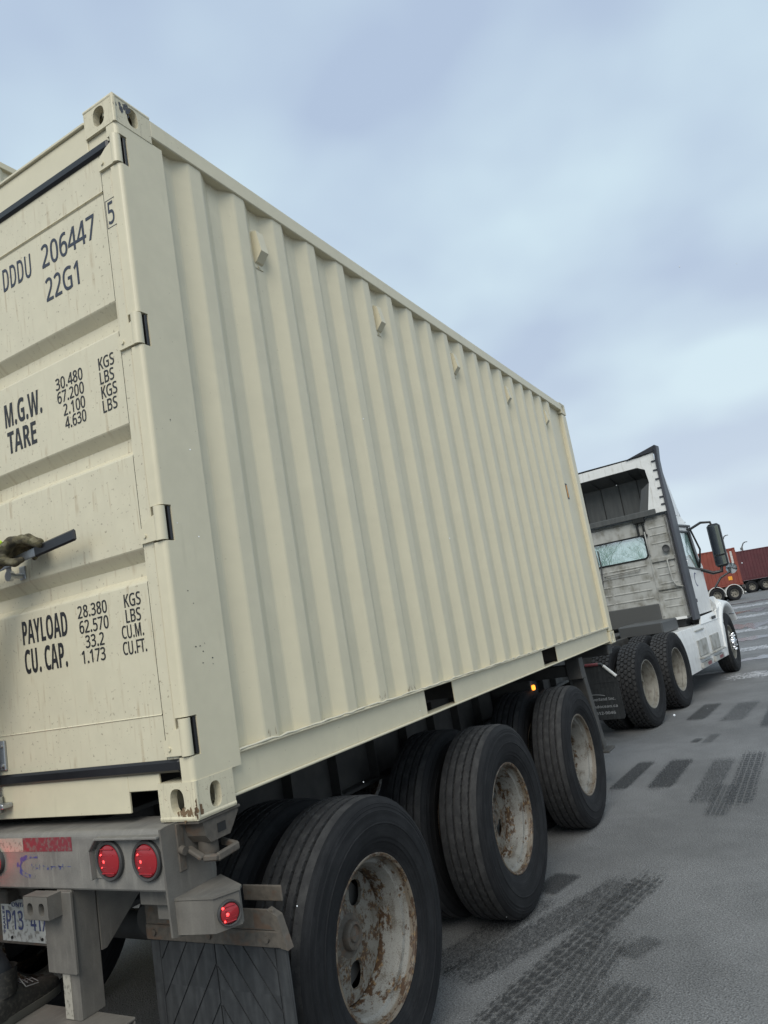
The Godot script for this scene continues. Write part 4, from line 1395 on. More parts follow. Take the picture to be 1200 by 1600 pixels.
		bx(s, Vector3(-0.30, -0.34, -0.25), Vector3(-0.22, -0.2, -0.2), 0.004)
		for x in [-0.46, -0.2, 0.05]:
			tube(s, [Vector3(x, -0.418, -0.190), Vector3(x, -0.418, -0.176)], 0.011, 6)
		part("flap_hanger", s, M.chassis_rust, root)
		# flap of separate chevron panels with narrow grooves between them
		s = start()
		bx(s, Vector3(-0.500, -1.04, -0.206), Vector3(0.112, -0.430, -0.199), 0.002)
		var fl := part("mud_flap", s, M.flap, root)
		for half in [[-0.452, -0.196], [-0.190, 0.064]]:
			var dir := 1.0 if half[0] < -0.3 else -1.0
			for k in range(-3, 8):
				var y0 := -0.40 - k * 0.120
				var pg := PackedVector2Array([Vector2(half[0], y0 - 0.110 - (0.36 if dir > 0 else 0.0)), Vector2(half[1], y0 - 0.110 - (0.0 if dir > 0 else 0.36)), Vector2(half[1], y0 - (0.0 if dir > 0 else 0.36)), Vector2(half[0], y0 - (0.36 if dir > 0 else 0.0))])
				for q in Geometry2D.intersect_polygons(pg, rect(half[0], -1.035, half[1], -0.447)):
					s = start()
					extrude(s, q, -0.2, -0.1945)
					part("chevron_panel", s, M.flap, fl)
		for e in [[-0.498, -0.458], [0.070, 0.110]]:
			s = start()
			bx(s, Vector3(e[0], -1.038, -0.2), Vector3(e[1], -0.447, -0.195), 0.002)
			part("border_strip", s, M.flap, fl)
		T = keep
	# amber side marker, landing legs
	for side in [1.0, -1.0]:
		var keep := T
		T = Transform3D(Basis.from_scale(Vector3(side, 1, 1)), Vector3(0.0 if side > 0 else -CW, H, 0))
		s = start()
		bx(s, Vector3(-0.62, -0.2, -4.06), Vector3(-0.275, -0.09, -4.0), 0.004)
		part("marker_bracket", s, f, root)
		s = start()
		bx(s, Vector3(-0.275, -0.165, -4.045), Vector3(-0.250, -0.125, -4.015), 0.006)
		part("marker_lamp", s, M.amber, root)
		s = start()
		bx(s, Vector3(-0.20, -0.20, -4.93), Vector3(-0.07, -0.02, -4.80), 0.004)
		beam(s, Vector3(-0.13, -0.05, -4.87), Vector3(-0.13, -0.86, -5.10), 0.11, 0.11, 0.006)
		beam(s, Vector3(-0.74, -0.12, -4.87), Vector3(-0.13, -0.12, -4.87), 0.1, 0.1, 0.006)
		bx(s, Vector3(-0.24, -0.885, -5.22), Vector3(-0.02, -0.865, -4.98), 0.004)
		part("landing_leg", s, f, root)
		T = keep

# ------------------------------------------------------------------ truck tractor (own axes: origin on the ground under the drive axles, forward -z)
func sheet(s: SurfaceTool, pts: Array, n: Vector3, thick: float) -> void:
	# plate of a flat convex outline, thickened against n
	var back := []
	for p in pts:
		back.append(p - n * thick)
	poly(s, pts, n)
	poly(s, back, -n)
	var m := Vector3()
	for p in pts:
		m += p / pts.size()
	for i in pts.size():
		var a: Vector3 = pts[i]
		var b: Vector3 = pts[(i + 1) % pts.size()]
		poly(s, [a, b, b - n * thick, a - n * thick], (a + b) * 0.5 - m)

func tractor() -> void:
	var root := thing("truck_tractor", "white day-cab truck tractor with dark roof fairing cavity, coupled ahead of the container", "truck", Vector3(-1.22, 0, -8.73), deg_to_rad(-7.6))
	var s: SurfaceTool
	# frame rails
	for e in [-0.43, 0.43]:
		box_part("frame_rail", Vector3(e - 0.045, 0.74, -5.2), Vector3(e + 0.045, 1.02, 1.75), M.frame, root)
	s = start()
	for z in [1.7, 0.0, -1.3, -2.6]:
		bx(s, Vector3(-0.4, 0.8, z - 0.06), Vector3(0.4, 0.96, z + 0.06), 0.004)
	bx(s, Vector3(-0.45, 1.021, -0.5), Vector3(0.45, 1.12, 0.5), 0.03)
	part("fifth_wheel", s, M.frame, root)
	# wheels
	for z in [0.66, -0.66]:
		s = start()
		tube(s, [Vector3(-1.05, 0.51, z), Vector3(1.05, 0.51, z)], 0.08, 14)
		part("axle", s, M.frame, root)
		for e in [-1.0, 1.0]:
			wheel(root, Vector3(e * 1.20, 0.513, z), e, "lug", M.rim_clean, M.disc_clean, 0.4 + z)
			wheel(root, Vector3(e * 0.868, 0.513, z), e, "lug", M.rim_clean, M.disc_clean, 0.1, false)
	for e in [-1.0, 1.0]:
		var w := wheel(root, Vector3(e * 1.17, 0.513, -4.20), e, "rib", M.rim_clean, M.disc_clean, 0.2, false)
		w.rotation.y += 0.05
		# steer wheel: dished out disc, hub and bright nut covers
		s = start()
		lathe(s, [Vector2(-0.055, 0.262), Vector2(-0.050, 0.230), Vector2(-0.010, 0.190), Vector2(0.000, 0.168), Vector2(-0.002, 0.080)], 48, 0.0, TAU, 3.0)
		put("disc", made(s), M.rim_clean, w)
		s = start()
		lathe(s, [Vector2(-0.002, 0.085), Vector2(0.055, 0.078), Vector2(0.070, 0.060), Vector2(0.074, 0.001)], 28)
		put("hub", made(s), M.chrome, w)
		s = start()
		for k in 10:
			var a := TAU * (k + 0.3) / 10.0
			var c := Vector3(0, cos(a) * 0.142, sin(a) * 0.142)
			tube(s, [c, c + Vector3(0.045, 0, 0), c + Vector3(0.058, 0, 0), c + Vector3(0.066, 0, 0)], [0.021, 0.020, 0.017, 0.006], 10)
		put("nut_cover", made(s), M.chrome, w)
		s = start()
		tube(s, [Vector3(e * 1.21, 1.0, -4.32), Vector3(e * 1.30, 1.0, -4.32)], 0.012, 8)
		part("fender_stud", s, M.chrome, root)
	# cab: floor, back wall with window, sides, roof, windscreen frame; hollow
	var zb := -2.18
	var zf := -3.72
	var xw := 1.10
	s = start()
	# back wall round the window opening x +-0.66, y 2.17..2.55
	holed(s, rect(-xw, 1.16, xw, 2.82), rrect(-0.68, 2.175, 0.68, 2.545, 0.07), 0.05, Transform3D(Basis(), Vector3(0, 0, zb)))
	holed(s, rect(-xw, 1.16, xw, 2.82), rrect(-0.68, 2.175, 0.68, 2.545, 0.07), 0.0, Transform3D(Basis(), Vector3(0, 0, zb - 0.05)))
	var wall := part("cab_back_wall", s, M.dirty_white, root)
	s = start()
	# pressed ribs and seams on the back wall
	for y in [1.52, 1.66, 1.80, 1.94, 2.06]:
		for e in [[-0.62, -0.06], [-0.02, 0.62]]:
			extrude(s, PackedVector2Array([Vector2(y - 0.016, 0.0), Vector2(y - 0.006, 0.008), Vector2(y + 0.006, 0.008), Vector2(y + 0.016, 0.0)]), e[0], e[1], Transform3D(Basis(Vector3.UP, Vector3(0, 0, 1), Vector3.RIGHT), Vector3(0, 0, zb)))
	for y in [1.34, 1.46, 1.58, 1.72, 1.86, 1.98, 2.38, 2.52, 2.64]:
		for e in [0.78, -1.05]:
			extrude(s, PackedVector2Array([Vector2(y - 0.014, 0.0), Vector2(y - 0.005, 0.008), Vector2(y + 0.005, 0.008), Vector2(y + 0.014, 0.0)]), e, e + 0.27, Transform3D(Basis(Vector3.UP, Vector3(0, 0, 1), Vector3.RIGHT), Vector3(0, 0, zb)))
	for x in [0.71, -0.71]:
		extrude(s, PackedVector2Array([Vector2(x - 0.020, 0.0), Vector2(x - 0.012, 0.012), Vector2(x + 0.012, 0.012), Vector2(x + 0.020, 0.0)]), 1.2, 2.8, Transform3D(Basis(Vector3(-1, 0, 0), Vector3(0, 0, 1), Vector3.UP), Vector3(0, 0, zb)))
	bx(s, Vector3(0.72, 2.08, zb), Vector3(1.09, 2.15, zb + 0.03), 0.006)
	bx(s, Vector3(0.72, 1.62, zb), Vector3(1.09, 1.68, zb + 0.03), 0.006)
	part("pressed_rib", s, M.dirty_white, wall)
	s = start()
	bx(s, Vector3(-1.08, 1.10, zb + 0.0), Vector3(0.68, 1.42, zb + 0.045), 0.012)
	part("lower_panel", s, M.cavity_light, wall)
	s = start()
	var fr := []
	for k in 25:
		var p := rrect(-0.685, 2.17, 0.685, 2.55, 0.07)[k % 24]
		fr.append(Vector3(p.x, p.y, zb + 0.004))
	tube(s, fr, 0.014, 8)
	var wf := part("rear_window_frame", s, M.black, wall)
	s = start()
	var gp := rrect(-0.67, 2.185, 0.67, 2.535, 0.065)
	extrude(s, gp, zb - 0.03, zb - 0.025)
	part("rear_window_pane", s, M.glass, wf)
	s = start()
	tube(s, [Vector3(0.72, 2.20, zb), Vector3(0.72, 2.20, zb + 0.05), Vector3(0.72, 2.60, zb + 0.05), Vector3(0.72, 2.60, zb)], 0.010, 8)
	tube(s, [Vector3(1.0, 2.10, zb + 0.01), Vector3(0.98, 2.08, zb + 0.07), Vector3(0.99, 1.75, zb + 0.07), Vector3(1.03, 1.66, zb + 0.06), Vector3(1.12, 1.63, zb + 0.02)], 0.012, 8)
	tube(s, [Vector3(-0.1, 2.00, zb), Vector3(-0.1, 2.00, zb + 0.05), Vector3(0.5, 2.02, zb + 0.05), Vector3(0.5, 2.02, zb)], 0.010, 8)
	part("grab_rail", s, M.dirty_white, wall)
	s = start()
	var keep := T
	T = Transform3D(Basis(Vector3.UP, -PI / 2), Vector3(1.0, 2.27, zb + 0.03))
	lathe(s, [Vector2(-0.03, 0.03), Vector2(0.0, 0.055), Vector2(0.03, 0.062), Vector2(0.032, 0.052), Vector2(0.02, 0.045), Vector2(0.012, 0.001)], 24)
	T = keep
	part("work_lamp", s, M.steel, wall)
	for e in [-0.66, 0.66]:
		s = start()
		bx(s, Vector3(e - 0.06, 2.55, zb), Vector3(e - 0.03, 2.80, zb + 0.05), 0.004)
		bx(s, Vector3(e + 0.04, 2.55, zb), Vector3(e + 0.07, 2.80, zb + 0.05), 0.004)
		bx(s, Vector3(e - 0.09, 2.76, zb), Vector3(e + 0.10, 2.84, zb + 0.08), 0.006)
		bx(s, Vector3(e - 0.01, 2.52, zb), Vector3(e + 0.09, 2.56, zb + 0.05), 0.004)
		part("fairing_bracket", s, M.black, root)
	# hanging air lines beside the window
	s = start()
	for k in 3:
		var x := -0.12 - 0.05 * k
		tube(s, [Vector3(x, 2.45, zb + 0.05), Vector3(x + 0.02, 2.2, zb + 0.09), Vector3(x + 0.01, 1.9, zb + 0.16), Vector3(x, 1.55, zb + 0.35), Vector3(x, 1.45, zb + 0.7)], 0.012, 8)
	part("air_line", s, M.black, root)
	# sides with door
	for e in [-1.0, 1.0]:
		var mir := Transform3D(Basis.from_scale(Vector3(e, 1, 1)), Vector3.ZERO)
		T = mir
		s = start()
		# skin behind the door, sill, pillar; door opening is a door of its own
		var nx := Vector3(1, 0, 0)
		sheet(s, [Vector3(xw, 1.16, zb), Vector3(xw, 2.82, zb), Vector3(xw, 2.82, -2.55), Vector3(xw, 1.16, -2.55)], nx, 0.04)
		sheet(s, [Vector3(xw, 2.60, -2.55), Vector3(xw - 0.02, 2.82, -2.55), Vector3(xw - 0.06, 2.82, -3.30), Vector3(xw, 2.60, -3.45)], nx, 0.04)
		part("cab_side", s, M.white, root)
		s = start()
		# door with window opening
		var od := PackedVector2Array([Vector2(2.56, 1.13), Vector2(2.56, 2.60), Vector2(3.40, 2.60), Vector2(3.62, 1.90), Vector2(3.62, 1.13)])
		var wd := PackedVector2Array([Vector2(2.66, 1.92), Vector2(2.66, 2.53), Vector2(3.34, 2.53), Vector2(3.50, 1.98), Vector2(3.46, 1.86)])
		holed(s, od, wd, 0.05, Transform3D(Basis(Vector3(0, 0, -1), Vector3.UP, Vector3(1, 0, 0)), Vector3(xw + 0.012, 0, 0)))
		holed(s, od, wd, 0.0, Transform3D(Basis(Vector3(0, 0, -1), Vector3.UP, Vector3(1, 0, 0)), Vector3(xw - 0.04, 0, 0)))
		sheet(s, [Vector3(xw + 0.012, 1.13, -2.56), Vector3(xw + 0.012, 1.13, -3.62), Vector3(xw - 0.04, 1.13, -3.62), Vector3(xw - 0.04, 1.13, -2.56)], Vector3.DOWN, 0.004)
		var dr := part("door", s, M.white, root)
		s = start()
		extrude(s, wd, -0.003, 0.003, Transform3D(Basis(Vector3(0, 0, -1), Vector3.UP, Vector3(1, 0, 0)), Vector3(xw - 0.01, 0, 0)))
		part("window_pane", s, M.glass, dr)
		s = start()
		for k in wd.size():
			var a := wd[k]
			var b := wd[(k + 1) % wd.size()]
			beam(s, Vector3(xw + 0.008, a.y, -a.x), Vector3(xw + 0.008, b.y, -b.x), 0.03, 0.035, 0.006)
		beam(s, Vector3(xw + 0.02, 2.63, -2.56), Vector3(xw + 0.02, 2.63, -3.42), 0.03, 0.04, 0.008)
		beam(s, Vector3(xw + 0.01, 1.93, -3.46), Vector3(xw + 0.01, 2.60, -3.24), 0.03, 0.10, 0.008)
		part("window_trim", s, M.black, dr)
		s = start()
		bx(s, Vector3(xw + 0.013, 1.33, -2.74), Vector3(xw + 0.035, 1.39, -2.60), 0.006)
		part("handle", s, M.slate, dr)
		s = start()
		var arc := PackedVector2Array()
		for k in 13:
			var a := lerpf(0.25, 1.6, k / 12.0) * PI
			arc.append(Vector2(3.05 + cos(a) * 0.10, 1.70 + sin(a) * 0.12))
		for k in 13:
			var a := lerpf(1.55, 0.32, k / 12.0) * PI
			arc.append(Vector2(3.07 + cos(a) * 0.085, 1.70 + sin(a) * 0.095))
		extrude(s, arc, 0.0, 0.001, Transform3D(Basis(Vector3(0, 0, -1), Vector3.UP, Vector3(1, 0, 0)), Vector3(xw + 0.0122, 0, 0)))
		part("door_emblem", s, M.logo_blue, dr)
		# dark side extender along the rear edge of the cab, flaring at the top
		s = start()
		var rings := []
		for k in 15:
			var y := lerpf(1.08, 3.93, k / 14.0)
			var fl := pow(maxf(0.0, (y - 3.4) / 0.53), 2.0)
			var x0 := 1.165 + 0.05 * fl + (0.0 if y > 1.3 else 0.0)
			var zr := -2.10 + 0.10 * fl
			var zfr: float = -2.56 + (0.24 * sst(2.8, 3.9, y))
			rings.append([Vector3(x0 - 0.012, y, zr), Vector3(x0 + 0.012, y, zr + 0.004), Vector3(x0 + 0.020, y, zr - 0.06), Vector3(x0 - 0.005, y, zfr), Vector3(x0 - 0.030, y, zfr)])
		skin(s, rings, true, true)
		part("side_extender", s, M.slate, root)
		s = start()
		for y in [2.98, 3.10, 3.25, 3.40, 3.55, 3.70]:
			bx(s, Vector3(1.09, y - 0.012, -2.14), Vector3(1.15, y + 0.012, -2.10), 0.004)
		part("extender_bolt", s, M.slate, root)
		# mirror
		s = start()
		tube(s, [Vector3(1.10, 2.55, -3.30), Vector3(1.28, 2.66, -3.55), Vector3(1.42, 2.64, -3.62), Vector3(1.44, 2.52, -3.62)], 0.022, 10)
		tube(s, [Vector3(1.10, 1.86, -3.50), Vector3(1.28, 1.76, -3.58), Vector3(1.42, 1.77, -3.62), Vector3(1.44, 1.90, -3.62)], 0.030, 10)
		tube(s, [Vector3(1.12, 1.9, -3.46), Vector3(1.2, 2.2, -3.42), Vector3(1.13, 2.6, -3.34)], 0.016, 8)
		var ma := part("mirror_arm", s, M.black, root)
		s = start()
		bx(s, Vector3(1.345, 1.84, -3.70), Vector3(1.56, 2.60, -3.565), 0.04)
		part("mirror_housing", s, M.black, ma)
		s = start()
		bx(s, Vector3(1.37, 2.06, -3.5655), Vector3(1.54, 2.56, -3.562), 0.001)
		bx(s, Vector3(1.37, 1.88, -3.5655), Vector3(1.54, 2.03, -3.562), 0.001)
		part("mirror_glass", s, M.mirror, ma)
		# hood mirror
		s = start()
		tube(s, [Vector3(1.06, 1.50, -4.45), Vector3(1.16, 1.66, -4.6), Vector3(1.32, 1.74, -4.7)], 0.018, 8)
		var hm := part("hood_mirror_arm", s, M.black, root)
		s = start()
		keep = T
		T = keep * Transform3D(Basis(Vector3.UP, -PI / 2), Vector3(1.36, 1.80, -4.72))
		lathe(s, [Vector2(-0.10, 0.002), Vector2(-0.08, 0.05), Vector2(-0.03, 0.09), Vector2(0.01, 0.10), Vector2(0.012, 0.002)], 24)
		T = keep
		part("hood_mirror_shell", s, M.chrome, hm)
		# side skirt: curved tank fairing in panels with steps
		var panels := [[-1.0, -1.72], [-1.735, -2.50], [-2.515, -3.30], [-3.315, -3.80]]
		for k in panels.size():
			s = start()
			var z0: float = panels[k][0]
			var z1: float = panels[k][1]
			rings = []
			for q in 7:
				var y := lerpf(0.34, 0.98, q / 6.0)
				var bulge := 0.025 * sin(PI * q / 6.0)
				var zs := z0
				if k == 0: # rear edge follows the drive tyre
					zs = -0.66 - sqrt(maxf(0.0, 0.62 * 0.62 - pow(y - 0.51, 2.0)))
					zs = minf(z0 + 0.0, zs + 0.18)
				rings.append([Vector3(1.185 + bulge, y, zs), Vector3(1.185 + bulge, y, z1), Vector3(1.15 + bulge, y, z1), Vector3(1.15 + bulge, y, zs)])
			skin(s, rings, true, true, false)
			if k == 0 or k == 1:
				bx(s, Vector3(0.6, 0.975, z1), Vector3(1.18, 0.99, z0), 0.004)
			part("side_skirt", s, M.white, root)
		for k in 2:
			s = start()
			var z0: float = [-1.80, -2.60][k]
			bx(s, Vector3(1.205, 0.54, z0 - 0.58), Vector3(1.222, 0.78, z0 - 0.02), 0.006)
			part("step_recess", s, M.dirty_white, root)
			s = start()
			bx(s, Vector3(1.20, 0.50, z0 - 0.62), Vector3(1.27, 0.53, z0), 0.006)
			bx(s, Vector3(1.19, 0.36, z0 - 0.60), Vector3(1.235, 0.44, z0 - 0.02), 0.004)
			part("step", s, M.dirty_white, root)
			s = start()
			bx(s, Vector3(1.2355, 0.375, z0 - 0.50), Vector3(1.238, 0.425, z0 - 0.28), 0.0)
			part("reflective_tape", s, M.tape_red, root)
		s = start()
		bx(s, Vector3(1.195, 0.905, -2.40), Vector3(1.214, 0.93, -1.90), 0.004)
		part("skirt_grip", s, M.dirty_white, root)
		# cab corner fairing under the door, slot
		s = start()
		sheet(s, [Vector3(1.195, 0.985, -2.35), Vector3(1.195, 0.985, -3.70), Vector3(1.155, 1.12, -3.70), Vector3(1.155, 1.10, -2.60)], Vector3(0.96, 0.28, 0).normalized(), 0.03)
		part("cab_sill", s, M.white, root)
		s = start()
		bx(s, Vector3(1.195, 1.005, -3.36), Vector3(1.205, 1.055, -3.10), 0.02)
		part("sill_slot", s, M.black, root)
		# front fender: arch swept round the wheel and hood side
		s = start()
		rings = []
		for k in 19:
			var a := lerpf(0.0, 0.82, k / 18.0) * PI
			var c := Vector2(-4.20 + cos(a) * 0.66, 0.50 + sin(a) * 0.64)
			var o2 := Vector2(-4.20 + cos(a) * 0.74, 0.50 + sin(a) * 0.74)
			rings.append([Vector3(1.20, c.y, c.x), Vector3(1.235, lerpf(c.y, o2.y, 0.5), lerpf(c.x, o2.x, 0.5)), Vector3(1.22, o2.y, o2.x), Vector3(1.10, o2.y + 0.05, o2.x), Vector3(0.72, o2.y + 0.10, o2.x), Vector3(0.72, c.y, c.x)])
		skin(s, rings, true, true)
		part("fender", s, M.white, root)
		s = start()
		sheet(s, [Vector3(1.19, 0.36, -3.62), Vector3(1.19, 1.22, -3.62), Vector3(1.10, 1.36, -3.62), Vector3(1.10, 1.36, -4.0), Vector3(1.19, 1.22, -4.0)].slice(0, 5), Vector3(1, 0, 0), 0.03)
		sheet(s, [Vector3(1.195, 0.36, -3.50), Vector3(1.195, 1.12, -3.50), Vector3(1.19, 1.18, -3.80), Vector3(1.19, 0.36, -3.66)], Vector3(1, 0, 0), 0.03)
		part("fender_side", s, M.white, root)
		s = start()
		lathe(s, [Vector2(0.75, 0.001), Vector2(0.75, 0.60)], 24)
		T = mir * Transform3D(Basis(), Vector3(0, 0.52, -4.2))
		s = start()
		lathe(s, [Vector2(0.75, 0.64), Vector2(1.19, 0.645)], 30, -0.32 * PI, 0.5 * PI)
		T = mir
		part("wheel_arch_liner", s, M.black, root)
		T = Transform3D()
	# roof, windscreen, floor, dash, seats
	s = start()
	sheet(s, [Vector3(-1.06, 2.82, zb), Vector3(1.06, 2.82, zb), Vector3(1.02, 2.82, -3.30), Vector3(-1.02, 2.82, -3.30)], Vector3.UP, 0.04)
	sheet(s, [Vector3(-1.06, 1.16, zb), Vector3(1.06, 1.16, zb), Vector3(1.06, 1.16, -3.7), Vector3(-1.06, 1.16, -3.7)], Vector3.UP, 0.04)
	for e in [-1.0, 1.0]:
		beam(s, Vector3(e * 1.06, 1.86, -3.72), Vector3(e * 1.0, 2.80, -3.26), 0.09, 0.09, 0.02)
	bx(s, Vector3(-1.05, 1.16, -3.76), Vector3(1.05, 1.80, -3.66), 0.02)
	part("cab_shell", s, M.white, root)
	s = start()
	sheet(s, [Vector3(-1.04, 1.80, -3.74), Vector3(1.04, 1.80, -3.74), Vector3(0.98, 2.80, -3.26), Vector3(-0.98, 2.80, -3.26)], Vector3(0, 0.43, -0.9).normalized(), 0.006)
	part("windscreen", s, M.glass, root)
	s = start()
	bx(s, Vector3(-1.0, 1.55, -3.66), Vector3(1.0, 1.84, -3.30), 0.05)
	part("dashboard", s, M.interior, root)
	for e in [-0.55, 0.55]:
		s = start()
		bx(s, Vector3(e - 0.25, 1.18, -3.0), Vector3(e + 0.25, 1.6, -2.5), 0.05)
		beam(s, Vector3(e, 1.55, -2.55), Vector3(e, 2.12, -2.40), 0.46, 0.14, 0.04, Vector3(0, 0.2, 1))
		part("seat", s, M.interior, root)
	# hood
	s = start()
	var hood := []
	for k in 9:
		var f := k / 8.0
		var z := lerpf(-3.70, -5.35, f)
		var top := lerpf(1.80, 1.42, pow(f, 1.6)) - 0.25 * pow(f, 6.0)
		var w := lerpf(1.0, 0.82, f)
		var ring := []
		for q in 13:
			var a := PI * q / 12.0
			ring.append(Vector3(cos(a) * w * 1.02, 0.95 + pow(sin(a), 0.5) * (top - 0.95), z))
		hood.append(ring)
	skin(s, hood, false, true)
	part("hood", s, M.white, root)
	s = start()
	bx(s, Vector3(-0.8, 0.55, -5.42), Vector3(0.8, 1.3, -5.3), 0.05)
	part("grille", s, M.black, root)
	s = start()
	bx(s, Vector3(-0.98, 0.38, -5.55), Vector3(0.98, 0.80, -5.2), 0.08)
	part("front_bumper", s, M.white, root)
	# roof visor
	s = start()
	beam(s, Vector3(-1.05, 2.72, -3.42), Vector3(1.05, 2.72, -3.42), 0.2, 0.02, 0.008)
	part("sun_visor", s, M.slate, root)
	# roof fairing: shell open at the back
	s = start()
	var zr := -2.12
	# rim plate with its opening
	var orim := PackedVector2Array([Vector2(-1.15, 2.86), Vector2(1.15, 2.86), Vector2(1.15, 3.84), Vector2(0.9, 3.82), Vector2(-0.9, 3.82), Vector2(-1.15, 3.84)])
	var irim := PackedVector2Array([Vector2(-0.86, 2.92), Vector2(0.86, 2.92), Vector2(0.98, 3.38), Vector2(0.96, 3.60), Vector2(0.84, 3.665), Vector2(-0.84, 3.665), Vector2(-0.96, 3.60), Vector2(-0.98, 3.38)])
	holed(s, orim, irim, 0.05, Transform3D(Basis(), Vector3(0, 0, zr)))
	var lower := start()
	bx(lower, Vector3(-0.98, 2.835, zr + 0.002), Vector3(0.98, 2.935, zr + 0.03), 0.01)
	# outer skin going forward and down
	var sk := []
	for k in 9:
		var f := k / 8.0
		var z := zr - f * 1.35
		var top := 3.84 - 0.95 * pow(f, 1.7)
		var w := 1.15 - 0.15 * f
		sk.append([Vector3(-w, 2.83, z), Vector3(-w, top - 0.10, z), Vector3(-w + 0.10, top, z), Vector3(0, top + 0.01, z), Vector3(w - 0.10, top, z), Vector3(w, top - 0.10, z), Vector3(w, 2.83, z)])
	skin(s, sk, false, false)
	var fair := part("roof_fairing", s, M.white, root)
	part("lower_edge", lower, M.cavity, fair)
	s = start()
	# cavity: deep dark pocket of panels narrowing forward
	var pocket := []
	for k in 2:
		var ring := []
		for p in irim:
			var c := Vector2(0, 3.22)
			var q: Vector2 = p if k == 0 else c + (p - c) * Vector2(0.92, 0.80) + Vector2(0, -0.04)
			ring.append(Vector3(q.x, q.y, zr - 0.05 - k * 0.42))
		pocket.append(ring)
	skin(s, pocket, true, false, false)
	poly(s, pocket[1], Vector3(0, 0, 1))
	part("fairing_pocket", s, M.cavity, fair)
	s = start()
	for x in [-0.7, -0.35, 0.0, 0.35, 0.7]:
		beam(s, Vector3(x * 0.95, 3.62, zr - 0.09), Vector3(x * 0.92, 3.53, zr - 0.45), 0.012, 0.012, 0.003)
		beam(s, Vector3(x * 0.92, 3.525, zr - 0.462), Vector3(x * 0.92, 2.96, zr - 0.462), 0.012, 0.012, 0.003)
	part("pocket_seam", s, M.black, fair)
	for e in [-1.0, 1.0]:
		s = start()
		sheet(s, [Vector3(e * 0.985, 3.39, zr - 0.02), Vector3(e * 0.865, 2.93, zr - 0.02), Vector3(e * 0.70, 2.93, zr - 0.06), Vector3(e * 0.80, 3.30, zr - 0.10)], Vector3(0, 0, 1), 0.01)
		part("corner_gusset", s, M.cavity_light, fair)
	for e in [-1.0, 1.0]:
		s = start()
		sheet(s, [Vector3(e * 0.70, 3.83, zr + 0.03), Vector3(e * 1.17, 3.86, zr + 0.03), Vector3(e * 1.21, 3.95, zr + 0.05), Vector3(e * 1.05, 3.885, zr + 0.04)], Vector3(0, 0, 1), 0.25)
		part("fairing_lip", s, M.slate, fair)
	# deck plate, tank tops behind the cab
	s = start()
	bx(s, Vector3(0.36, 1.00, -1.75), Vector3(1.02, 1.18, -0.95), 0.02)
	bx(s, Vector3(-1.0, 1.00, -1.9), Vector3(0.30, 1.06, -0.9), 0.01)
	part("deck_box", s, M.steel, root)
	for e in [-1.0, 1.0]:
		s = start()
		tube(s, [Vector3(e * 0.86, 0.68, -1.15), Vector3(e * 0.86, 0.68, -3.2)], 0.27, 24)
		part("fuel_tank", s, M.steel, root)
		s = start()
		bx(s, Vector3(e * 0.86 - 0.15, 1.0, -2.6), Vector3(e * 0.86 + 0.15, 1.16, -2.2), 0.02)
		part("cab_mount", s, M.black, root)
	# mud flaps behind the drive wheels
	for e in [-1.0, 1.0]:
		T = Transform3D(Basis.from_scale(Vector3(e, 1, 1)), Vector3.ZERO)
		s = start()
		tube(s, [Vector3(0.44, 0.885, 1.36), Vector3(0.90, 0.885, 1.36), Vector3(1.06, 0.725, 1.36)], 0.018, 10)
		var hg := part("flap_hanger", s, M.steel, root)
		s = start()
		tube(s, [Vector3(0.70, 0.885, 1.36), Vector3(0.87, 0.885, 1.36)], 0.0195, 10)
		part("red_sleeve", s, M.tape_red, hg)
		s = start()
		tube(s, [Vector3(0.925, 0.860, 1.36), Vector3(1.06, 0.725, 1.36)], 0.0195, 10)
		part("white_sleeve", s, M.white_ink, hg)
		s = start()
		extrude(s, PackedVector2Array([Vector2(0.46, 0.87), Vector2(0.90, 0.87), Vector2(1.06, 0.71), Vector2(1.07, 0.26), Vector2(1.05, 0.23), Vector2(0.46, 0.23)]), 1.352, 1.360)
		bx(s, Vector3(0.46, 0.66, 1.36), Vector3(1.05, 0.67, 1.363), 0.001)
		for p in [Vector2(0.62, 0.80), Vector2(0.86, 0.80), Vector2(0.98, 0.73)]:
			tube(s, [Vector3(p.x, p.y, 1.36), Vector3(p.x, p.y, 1.370)], 0.014, 8)
		var mf := part("mud_flap", s, M.flap, root)
		T = Transform3D()
		if e > 0:
			letters("Air & Overland Inc.", Rect2(0.54, 0.455, 0.45, 0.036), 1.362, M.flap_ink, mf)
			letters("airandocean.ca", Rect2(0.60, 0.370, 0.40, 0.036), 1.362, M.flap_ink, mf)
			letters("(905) 612-9046", Rect2(0.56, 0.285, 0.40, 0.042), 1.362, M.flap_ink, mf)
			s = start()
			var ar := []
			for k in 13:
				var a := lerpf(0.95, 0.15, k / 12.0) * PI
				ar.append(Vector3(0.70 + cos(a) * 0.19, 0.495 + sin(a) * 0.035, 1.361))
			tube(s, ar, 0.004, 6)
			part("emblem", s, M.flap_ink, mf)

